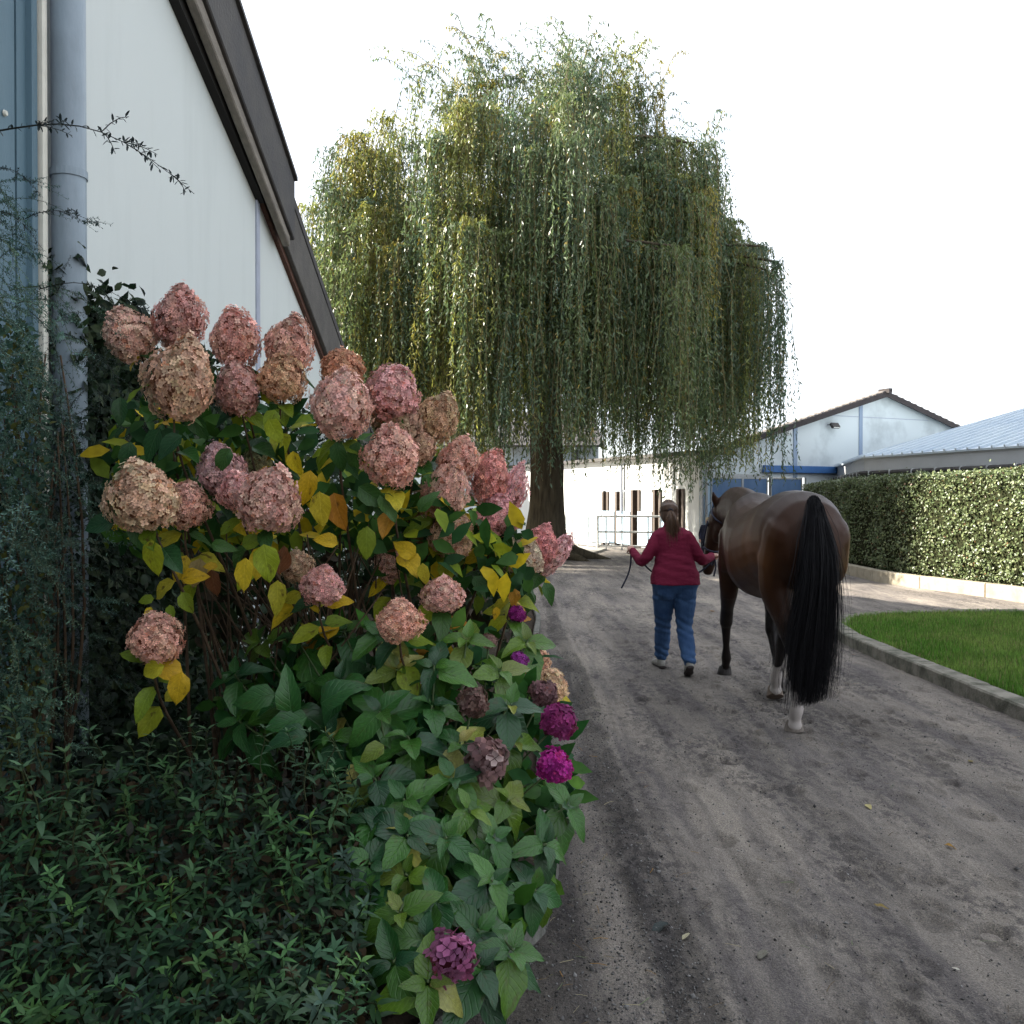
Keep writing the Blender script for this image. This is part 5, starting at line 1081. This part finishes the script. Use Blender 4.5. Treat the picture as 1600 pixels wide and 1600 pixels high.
fuse('body', sh, .0125, 7, colmat('horse_coat', .44, .17, .12, 260, 0, (1, 1, .25)), HO, horse_col, folds=lambda c: np.where(c[:, 2] > .75, .016, .005) * (fbm(c[:, 1] * 4.2 + c[:, 0] * 3 + 3, c[:, 2] * 4.2 + 8, 71, 2) - .40))
def hoof(p, fwd, tilt, m):
    p = Vector(p); mb = MB(); f = Vector((fwd[0], fwd[1], 0)).normalized(); Mr = Matrix.Rotation(tilt, 3, f.cross(Vector(Z3)).normalized()); s = f.cross(Vector(Z3))
    V = []
    for (z, r, sh_) in ((-.005, .068, .022), (.03, .062, .014), (.075, .050, .0)):
        for j in range(16):
            a = 2 * math.pi * j / 16; q = f * (math.cos(a) * r * 1.08 + sh_) + s * (math.sin(a) * r); q = q + Vector((0, 0, z)); V.append(p + Mr @ q)
    F = [(i * 16 + j, i * 16 + (j + 1) % 16, (i + 1) * 16 + (j + 1) % 16, (i + 1) * 16 + j) for i in range(2) for j in range(16)] + [tuple(range(16))[::-1], tuple(32 + j for j in range(16))]
    mb.add(V, F); return mb.build('hoof', m, HO, smooth=False)
M_HOOFD = mat('dark_hoof', (.035, .030, .028, 1), .6, var=.3, scale=20); M_HOOFL = mat('pale_hoof', (.20, .17, .145, 1), .6, var=.2, scale=18)
hoof((-.105, -.29, .0), (0, 1), 0, M_HOOFL); hoof((.035, .71, .045), (.1, 1), R(-28), mat('tan_hoof', (.16, .12, .09, 1), .7, var=.3, scale=18)); hoof((-.10, 1.93, .0), (-.1, 1), 0, M_HOOFD); hoof((.11, .92, .03), (0, 1), R(-30), M_HOOFD)
for e in ((-.262, 2.375, 1.40),):
    bm = bmesh.new(); bmesh.ops.create_uvsphere(bm, u_segments=14, v_segments=10, radius=.022); me = bpy.data.meshes.new('eye'); bm.to_mesh(me); bm.free(); link('eye', me, mat('eye_dark', (.008, .006, .005, 1), .12), HO, loc=(-.236 + HS, 2.372, 1.385), smooth=True)
def ribbons(name, paths, w0, cols, m, parent, taper=.3):
    V, F, C = [], [], []
    for (pts, w_, c) in zip(paths, w0, cols):
        k = len(pts); b = len(V); a = random.uniform(0, 3.14)
        for i, p in enumerate(pts):
            wd = w_ * (1 - (1 - taper) * i / (k - 1)); s = Vector((math.cos(a + i * .12), math.sin(a + i * .12), 0)) * wd; V += [p - s, p + s]; C += [c, c]
        F += [(b + 2 * i, b + 2 * i + 1, b + 2 * i + 3, b + 2 * i + 2) for i in range(k - 1)]
    return build(name, [tuple(v) for v in V], np.array(F), m, parent, smooth=True, col=np.array(C))
trd = random.Random(4); paths, ws, cs = [], [], []
for i in range(5200):                                    # tail
    u = trd.gauss(0, .40); v = trd.gauss(0, .40); t0 = trd.uniform(0, .35) ** 1.2; L_ = trd.uniform(.72, 1.0) * (1.40 - .25 * abs(u) * .5); pts = []; ph = trd.uniform(0, 6)
    start = Vector((-.015 + .034 * u, -.415 - .11 * min(1, t0 * 4) - .012 * abs(v), 1.65 - .62 * t0 - .055 * min(u * u, 1.5)))
    for j in range(11):
        t = j / 10; spread = .018 + .030 * min(1, t * 5) + .130 * min(1, t * 1.25) ** 1.05 - .035 * t; drop = L_ * t
        pts.append(Vector((start.x + u * spread - .095 * t ** 1.5 + .008 * math.sin(t * 5 + ph), start.y - .13 * math.sin(min(1, t * 2.2) * 1.57) + v * spread * .38, max(.26 + .05 * u, start.z + .02 * math.sin(t * 3.14) - drop))))
    paths.append(pts); ws.append(trd.uniform(.0009, .0022)); g = trd.uniform(.6, 1.35); cs.append((.0075 * g, .0072 * g, .0085 * g))
for i in range(50):                                      # stray hairs at the fringe
    pts = []; sg = trd.choice((-1, 1)); st = Vector((-.10 + sg * trd.uniform(.13, .22), -.52, trd.uniform(.6, .9)))
    for j in range(8):
        t = j / 7; pts.append(st + Vector((sg * .09 * t * t * trd.uniform(.6, 1.2), -.02 * t, -.42 * t + .08 * t * t)))
    paths.append(pts); ws.append(.0007); cs.append((.012, .011, .012))
M_HAIR = colmat('horse_hair', .6, .12)
tl_ = ribbons('tail', paths, ws, cs, M_HAIR, HO)
fuse('tail_core', [limb_s([(-.015, -.34, 1.56), (-.02, -.46, 1.42), (-.035, -.52, 1.18), (-.055, -.535, .85), (-.09, -.53, .55), (-.10, -.53, .42)], [(.022, .02), (.030, .02), (.085, .04), (.128, .05), (.128, .05), (.10, .035)])], .014, 4, mat('tail_dark', (.008, .008, .0095, 1), .5), tl_)
paths, ws, cs = [], [], []
crest = [Vector((0, 1.36, 1.66)), Vector((-.01, 1.6, 1.715)), Vector((-.02, 1.86, 1.725)), Vector((-.04, 2.1, 1.68)), Vector((-.055, 2.26, 1.60))]
for i in range(420):
    t = trd.uniform(0, 3.99); j = int(t); p = crest[j].lerp(crest[j + 1], t - j) + Vector((trd.gauss(0, .012), 0, trd.uniform(-.03, .0))); sd = 1 if trd.random() < .85 else -.35; L_ = trd.uniform(.12, .22)
    paths.append([p + Vector((sd * .10 * math.sin(q * 1.4), .03 * q, .035 * math.sin(q * 3.1) - L_ * q * q)) for q in (0, .25, .5, .75, 1)]); ws.append(.003); g = trd.uniform(.6, 1.5); cs.append((.011 * g, .009 * g, .009 * g))
for i in range(60):                                      # forelock
    p = Vector((-.13 + HS + trd.gauss(0, .03), 2.31, 1.60)); paths.append([p + Vector((-.05 * q + trd.gauss(0, .01), .16 * q, .03 * math.sin(q * 3) - .20 * q)) for q in (0, .3, .6, 1)]); ws.append(.003); cs.append((.010, .009, .009))
ribbons('mane', paths, ws, cs, M_HAIR, HO)
# headcollar: straps following the head
def strap(pts, name, parent, r=.009): return MB().tube(pts, r, 6).build(name, mat('navy_strap', (.012, .014, .035, 1), .6), parent, smooth=True)
hc = empty('headcollar', tuple(Vector(HO.location) + Vector((-.15, 2.4, 1.3)))); tag(hc, 'dark navy headcollar on the head of the bay horse', 'headcollar')
off = Vector((.15 + HS, -2.4, -1.3))
def ring(c, ax, ra, rb_, n=18):
    c, ax = Vector(c), Vector(ax).normalized(); s = (Vector(X3) - ax * Vector(X3).dot(ax)).normalized(); u = ax.cross(s); return [c + s * ra * math.cos(a) + u * rb_ * math.sin(a) + off for a in [2 * math.pi * i / n for i in range(n + 1)]]
strap(ring((-.175, 2.485, 1.16), (-.02, .07, -.17), .088, .115), 'noseband', hc)
strap(ring((-.125, 2.27, 1.47), (-.03, .07, -.12), .10, .15), 'headpiece', hc)
for s in (-1, 1): strap([Vector((-.15 + s * .10, 2.33, 1.42)) + off, Vector((-.160 + s * .098, 2.42, 1.28)) + off, Vector((-.175 + s * .092, 2.48, 1.16)) + off], 'cheek_strap', hc, .008)
MB().tube(ring((-.22, 2.45, 1.06), (1, 0, 0), .02, .02, 12), .004, 6).build('ring', M_GALV, hc)

# ------------------------------------------------------------------ people
M_SKIN = mat('skin', (.42, .23, .17, 1), .5, var=.08, scale=12)
def hand(p, dirv, palm, sh_, s=1.0, curl=1.0):           # palm, four curled fingers and a thumb, fused with the forearm
    p, d, pn = Vector(p), Vector(dirv).normalized(), Vector(palm).normalized(); sd = d.cross(pn).normalized()
    sh_.append(chain([p, p + d * .05 * s, p + d * .085 * s], [(.022 * s, .020 * s), (.038 * s, .019 * s), (.036 * s, .016 * s)], 10))
    for i, l in enumerate((.072, .080, .074, .058)):
        b = p + d * .085 * s + sd * (.027 - .018 * i) * s; q1 = b + (d * .6 + pn * .55 * curl) * l * .45 * s; q2 = q1 + (d * -.05 + pn * 1.0 * curl) * l * .35 * s; q3 = q2 + (d * -.8 + pn * .35) * l * .28 * s
        sh_.append(chain([b, q1, q2, q3], [.0095 * s, .009 * s, .0085 * s, .007 * s], 8))
    tb = p + d * .03 * s + sd * .032 * s; sh_.append(chain([tb, tb + (sd * .5 + d * .7 + pn * .3) * .035 * s, tb + (sd * .2 + d * 1.0 + pn * .9) * .055 * s], [.012 * s, .010 * s, .008 * s], 8))
def person(loc, label, P, sweater, jeans, hair, shoe, hair_long=True, scale=1.0, rz=0.0, vox=.010, pocket=None):
    W_ = empty('person', loc, rz=rz); W_.scale = (scale,) * 3; tag(W_, label, 'person')
    body = []
    H = Vector(P['head']); body.append(chain([H + Vector((0, .008, -.035)), H + Vector((0, 0, .035))], [(.066, .078), (.074, .090)], 16)); body.append(chain([H + Vector((0, .03, -.075)), H + Vector((0, .045, -.095))], [(.045, .045), (.03, .03)], 12))
    body.append(chain([H + Vector((0, .092, -.005)), H + Vector((0, .108, -.03))], [.010, .014], 8))
    for s in (-1, 1): body.append(chain([H + Vector((s * .074, -.005, .012)), H + Vector((s * .082, -.015, -.028))], [(.012, .020), (.009, .013)], 8)); body.append(chain([H + Vector((s * .03, .078, .02)), H + Vector((s * .034, .076, .02))], [.014, .013], 8))
    body.append(chain([H + Vector((0, -.005, -.06)), Vector(P['neck'])], [.054, .062], 12))
    tor = P['torso']; body.append(loft([(c, w_ - .012, h_ - .012, X3, Y3, .9) for (c, w_, h_) in tor], 20))
    for k in ('arm_l', 'arm_r'):
        a = P[k]; body.append(limb_s(a, [.052, .048, .038, .026])); hand(a[-1], Vector(a[-1]) - Vector(a[-2]) + Vector(P[k + '_bend']), P[k + '_palm'], body)
    for k in ('leg_l', 'leg_r'): body.append(limb_s(P[k], [(.098, .10), (.078, .082), (.055, .06), (.058, .058), (.040, .042)]))
    fuse('body', body, vox, 3, M_SKIN, W_)
    rr = random.Random(3)
    sw = [loft([(c, w_ + (.016 if c[2] < 1.1 else .004), h_ + (.022 if c[2] < 1.1 else .008), X3, Y3, .9) for (c, w_, h_) in tor if c[2] > P['hem']] , 24)]
    for k in ('arm_l', 'arm_r'):
        a = [Vector(q) for q in P[k]]; e = a[-2].lerp(a[-1], .90); sw.append(limb_s([a[0], a[1], a[2], e], [(.070, .076), (.062, .064), (.050, .052), (.038, .040)]))
    sw.append(chain([Vector(P['neck']) + Vector((0, 0, -.05)), Vector(P['neck']) + Vector((0, -.004, .008))], [(.105, .075), (.068, .066)], 14))
    s_o = fuse('sweater', sw, vox * .8, 3, sweater, W_, folds=lambda c: .013 * (fbm(c[:, 0] * 4 + c[:, 2] * 3 + 5, c[:, 2] * 15 + c[:, 1] * 6, 15, 3) - .45) + .0022 * np.sin(c[:, 2] * 75 + c[:, 0] * 22 + 5 * fbm(c[:, 0] * 5, c[:, 2] * 5, 3)) * (c[:, 2] < 1.12))
    j = [loft([(c, w_ + .006, h_ + .006, X3, Y3, .85) for (c, w_, h_) in tor if c[2] <= P['hem'] + .11], 24)]
    for k in ('leg_l', 'leg_r'):
        a = [Vector(q) for q in P[k]]; cuff = a[3].lerp(a[4], .86); j.append(limb_s([a[0], a[1], a[2], a[3], cuff], [(.122, .135), (.100, .108), (.076, .080), (.075, .076), (.064, .066)]))
    for s in (-1, 1): j.append(chain([(s * .085, -.05, P['hip'] - .03), (s * .085, -.055, P['hip'] - .09)], [(.100, .10), (.095, .09)], 14))
    jn = fuse('jeans', j, vox * .8, 3, jeans, W_, folds=lambda c: .012 * (fbm(c[:, 0] * 6 + c[:, 1] * 5 + 9, c[:, 2] * 14, 25, 3) - .45) + .0055 * np.sin(c[:, 2] * 90 + c[:, 0] * 40 + 6 * fbm(c[:, 0] * 6, c[:, 2] * 6, 5)) * (np.exp(-((c[:, 2] - .44) / .10) ** 2) + np.exp(-((c[:, 2] - .16) / .08) ** 2) + .7 * np.exp(-((c[:, 2] - .72) / .05) ** 2)))
    bvh = BVHTree.FromPolygons([v.co.copy() for v in jn.data.vertices], [tuple(p.vertices) for p in jn.data.polygons])
    for s in (-1, 1):                                    # back pockets lying on the denim
        V, F = [], []; NP = 7
        for i in range(NP):
            for k in range(NP):
                u, v = i / (NP - 1) - .5, k / (NP - 1); wv = .105 * (1 - .18 * (1 - v)); z = P['hip'] - .155 + .115 * v - (.012 * (1 - abs(2 * u)) if k == 0 else 0); h = bvh.ray_cast(Vector((s * .092 + u * wv, -.6, z)), Vector((0, 1, 0)))
                V.append((h[0] + h[1] * .0035) if h[0] is not None else Vector((s * .092 + u * wv, -.2, z)))
        F = [(i * NP + k, (i + 1) * NP + k, (i + 1) * NP + k + 1, i * NP + k + 1) for i in range(NP - 1) for k in range(NP - 1)]
        MB().add(V, F).build('pocket', pocket or jeans, jn, smooth=True)
    for k in ('foot_l', 'foot_r'):
        heel, toe = [Vector(q) for q in P[k]]; ank = Vector(P['leg' + k[-2:]][-1]); d = (toe - heel).normalized(); up = Vector((1, 0, 0)).cross(d).normalized(); up = up if up.z > -.2 else -up
        so = fuse('shoe', [chain([heel + up * .045, heel.lerp(toe, .45) + up * .045, toe + up * .032], [(.038, .045), (.044, .045), (.042, .028)], 12), chain([heel.lerp(toe, .12) + up * .06, ank + Vector((0, 0, .015))], [(.042, .05), (.044, .048)], 12)], .008, 3, shoe, W_)
        MB().add(*loft([(heel - d * .03 + up * .008, .034, .014, X3, up), (heel.lerp(toe, .3) + up * .008, .036, .013, X3, up), (heel.lerp(toe, .75) + up * .008, .047, .013, X3, up), (toe + d * .035 + up * .012, .03, .012, X3, up)], 14)).build('sole', mat('dark_sole', (.03, .022, .02, 1), .7), so, smooth=True)
    hs = [chain([H + Vector((0, -.028, -.03)), H + Vector((0, -.014, .045)), H + Vector((0, .03, .075))], [(.080, .072), (.086, .088), (.068, .062)], 18)]
    ho = fuse('hair', hs, vox, 3, hair, W_)
    if hair_long:
        paths, ws, cs = [], [], []; tie = H + Vector((0, -.105, .03))
        for i in range(420):                             # combed hair on the skull drawn to the tie
            a = rr.uniform(-2.4, 2.4); el = rr.uniform(-.35, 1.5); p0 = H + Vector((math.sin(a) * math.cos(el) * .092, math.cos(a) * math.cos(el) * .095 * (1 if abs(a) > 1.2 else .8) * -1 if abs(a) < 1.2 else -math.cos(a) * math.cos(el) * .085, .035 + math.sin(el) * .095))
            m_ = (p0 + tie) / 2; m_ = H + (m_ - H).normalized() * max((m_ - H).length, .103); paths.append([p0, p0.lerp(m_, .6), m_, m_.lerp(tie, .6), tie]); ws.append(.0022); g = rr.uniform(.6, 1.5); cs.append((.105 * g, .060 * g, .036 * g))
        for i in range(420):                             # pony tail
            u, v = rr.gauss(0, .4), rr.gauss(0, .4); L_ = rr.uniform(.25, .36); ph = rr.uniform(0, 6); pts = []
            for t in (0, .12, .25, .4, .55, .7, .85, 1.0):
                sp_ = .014 + .062 * math.sin(min(1, t * 1.25) * 1.9) ; pts.append(tie + Vector((u * sp_ + .02 * t + .006 * math.sin(t * 7 + ph), -.045 * math.sin(min(1, t * 3) * 1.57) + v * sp_ * .6 + .02 * t, .015 * math.sin(t * 3.1) - L_ * t)))
            paths.append(pts); ws.append(.0022); g = rr.uniform(.55, 1.6); cs.append((.105 * g, .060 * g, .036 * g))
        ribbons('ponytail', paths, ws, cs, colmat('brown_hair', .45, .4), W_)
        tr_ = MB().tube([tie + Vector((.016 * math.cos(a), -.004, .016 * math.sin(a))) for a in [i * .524 for i in range(13)]], .006, 6).build('hair_tie', mat('hair_tie_dark', (.02, .015, .02, 1), .6), W_, smooth=True)
    return W_
M_KNIT = mat('raspberry_knit', (.128, .010, .031, 1), .85, color2=(.172, .016, .042, 1), scale=6, bump=.35, bscale=22, stretch=(1, 1, 1.6), spec=.15)
M_DENIM = mat('blue_denim', (.022, .055, .135, 1), .85, color2=(.050, .105, .22, 1), scale=7, bump=.5, bscale=18, stretch=(1, 1, .7), spec=.2)
M_BHAIR = mat('hair_brown', (.075, .042, .026, 1), .5, var=.3, scale=60, stretch=(1, 1, .2))
M_SHOE = mat('grey_shoe', (.20, .19, .17, 1), .7, color2=(.33, .32, .29, 1), scale=22, bump=.3)
Wm = dict(head=(-.05, .05, 1.495), neck=(-.035, .02, 1.375), hem=.83, hip=.86,
    torso=[((0, .0, .76), .185, .125), ((0, -.02, .84), .218, .155), ((0, -.01, .93), .210, .145), ((-.005, .0, 1.03), .172, .122), ((-.01, .01, 1.13), .165, .120), ((-.02, .015, 1.23), .176, .118), ((-.025, .015, 1.31), .180, .105), ((-.03, .02, 1.365), .11, .075)],
    arm_l=[(-.155, .02, 1.275), (-.225, -.01, 1.16), (-.305, .02, 1.05), (-.375, .20, 1.145)], arm_l_bend=(.05, .06, -.03), arm_l_palm=(.5, 0, -.85),
    arm_r=[(.11, .02, 1.275), (.17, -.01, 1.18), (.255, .0, 1.065), (.395, .22, 1.09)], arm_r_bend=(.04, .05, 0), arm_r_palm=(-.4, 0, -.9),
    leg_l=[(-.095, .0, .84), (-.088, .10, .63), (-.082, .19, .44), (-.075, .27, .28), (-.07, .36, .10)], leg_r=[(.09, -.01, .84), (.09, -.01, .63), (.09, .0, .44), (.095, -.10, .28), (.10, -.205, .14)],
    foot_l=[(-.07, .33, .0), (-.10, .52, .0)], foot_r=[(.10, -.235, .085), (.11, -.085, .0)])
woman = person((1.52, 8.95, 0), 'person in a raspberry sweater and blue jeans leading the bay horse', Wm, M_KNIT, M_DENIM, M_BHAIR, M_SHOE, pocket=mat('pocket_denim', (.018, .045, .11, 1), .85, color2=(.04, .085, .185, 1), scale=9, bump=.4, bscale=25, spec=.2))
# lead rope from the headcollar through both hands, loose end hanging
hR = Vector((1.52 + .43, 8.95 + .29, 1.06)); hL = Vector((1.52 - .375, 8.95 + .27, 1.12)); ringp = Vector(HO.location) + Vector((-.20 + HS, 2.45, 1.04))
lr = empty('lead_rope', tuple(hR)); tag(lr, 'dark lead rope running between the horse and both hands of the person', 'rope')
M_ROPE = mat('navy_rope', (.012, .013, .028, 1), .8, var=.4, scale=60)
def rope(pts, nm): MB().tube([p - hR for p in smooth_pts(pts, [.01] * len(pts), 5)[0]], .0085, 7).build(nm, M_ROPE, lr, smooth=True)
rope([ringp, ringp.lerp(hR, .5) + Vector((0, 0, -.06)), hR], 'lead_end')
rope([hR, hR + Vector((-.12, .02, -.12)), hR + Vector((-.38, .02, -.24)), hL + Vector((.22, .02, -.20)), hL + Vector((.08, .01, -.07)), hL], 'middle_run')
rope([hL, hL + Vector((-.01, -.03, -.12)), hL + Vector((-.04, -.05, -.22)), hL + Vector((-.10, -.06, -.34))], 'loose_end')
rope([hR, hR + Vector((.01, -.01, -.08)), hR + Vector((-.01, -.02, -.17))], 'short_end')
# a figure far off beyond the horse's head
P2 = dict(Wm); P2['arm_l'] = [(-.185, .02, 1.30), (-.23, .0, 1.15), (-.25, .02, 1.03), (-.23, .12, .86)]; P2['arm_r'] = [(.145, .02, 1.30), (.20, .0, 1.15), (.23, .02, 1.03), (.21, .12, .86)]
P2['leg_l'] = [(-.095, 0, .84), (-.10, .02, .63), (-.10, .02, .44), (-.10, .0, .28), (-.10, -.02, .10)]; P2['leg_r'] = [(.095, 0, .84), (.10, .02, .63), (.10, .02, .44), (.10, .0, .28), (.10, -.02, .10)]; P2['foot_l'] = [(-.10, -.05, 0), (-.11, .15, 0)]; P2['foot_r'] = [(.10, -.05, 0), (.11, .15, 0)]
person((5.15, 25.4, -.03), 'fair haired person in dark navy clothes far beyond the head of the horse', P2, mat('navy_coat', (.012, .013, .030, 1), .8, var=.2), mat('navy_trousers', (.010, .011, .02, 1), .8, var=.2), mat('fair_hair', (.55, .42, .24, 1), .6, var=.15, scale=30), mat('black_shoe', (.015, .015, .015, 1), .6), False, .76, R(160), .014)

# ------------------------------------------------------------------ fallen leaves lying singly on the track
LMF = leaf_templates(leafmat('fallen_leafm', 'obj', .2, .7, True, .4, .2, .25, 20), .5, 3, .02)
for (px, py, L_, c, lab) in [(1478, 1327, .055, (.30, .17, .04), 'curled ochre leaf on the track low on the right'), (1368, 1420, .06, (.22, .16, .05), 'brown yellow leaf on the track right of the middle'), (1355, 1262, .07, (.42, .36, .16), 'pale straw coloured leaf below the hind hooves of the horse'), (1113, 957, .16, (.22, .12, .05), 'crumpled brown leaf between the person and the horse'),
        (1200, 1488, .08, (.16, .15, .12), 'grey folded leaf near the bottom of the track'), (1045, 1450, .10, (.05, .06, .06), 'dark twiggy leaf lying in the left wheel track'), (1078, 1469, .055, (.46, .42, .28), 'pale straw scrap beside the left wheel track'), (1503, 1525, .03, (.50, .47, .40), 'small whitish flake in the lower right corner of the track'), (1516, 1192, .06, (.18, .14, .05), 'small olive leaf on the track near the kerb')]:
    d = CAM_H * FPX / (py - HORIZON); p = at(px, py, d); p.z = gz(p.x, p.y) + .012; a = random.uniform(0, 6.28)
    o = bpy.data.objects.new('fallen_leaf', random.choice(LMF)); COL.objects.link(o); o.matrix_local = mframe(Vector((math.cos(a), math.sin(a), .1)), Vector((random.uniform(-.3, .3), random.uniform(-.3, .3), 1)), p, L_); o.color = (*c, 1); tag(o, lab, 'leaf', 'leaves fallen on the track')
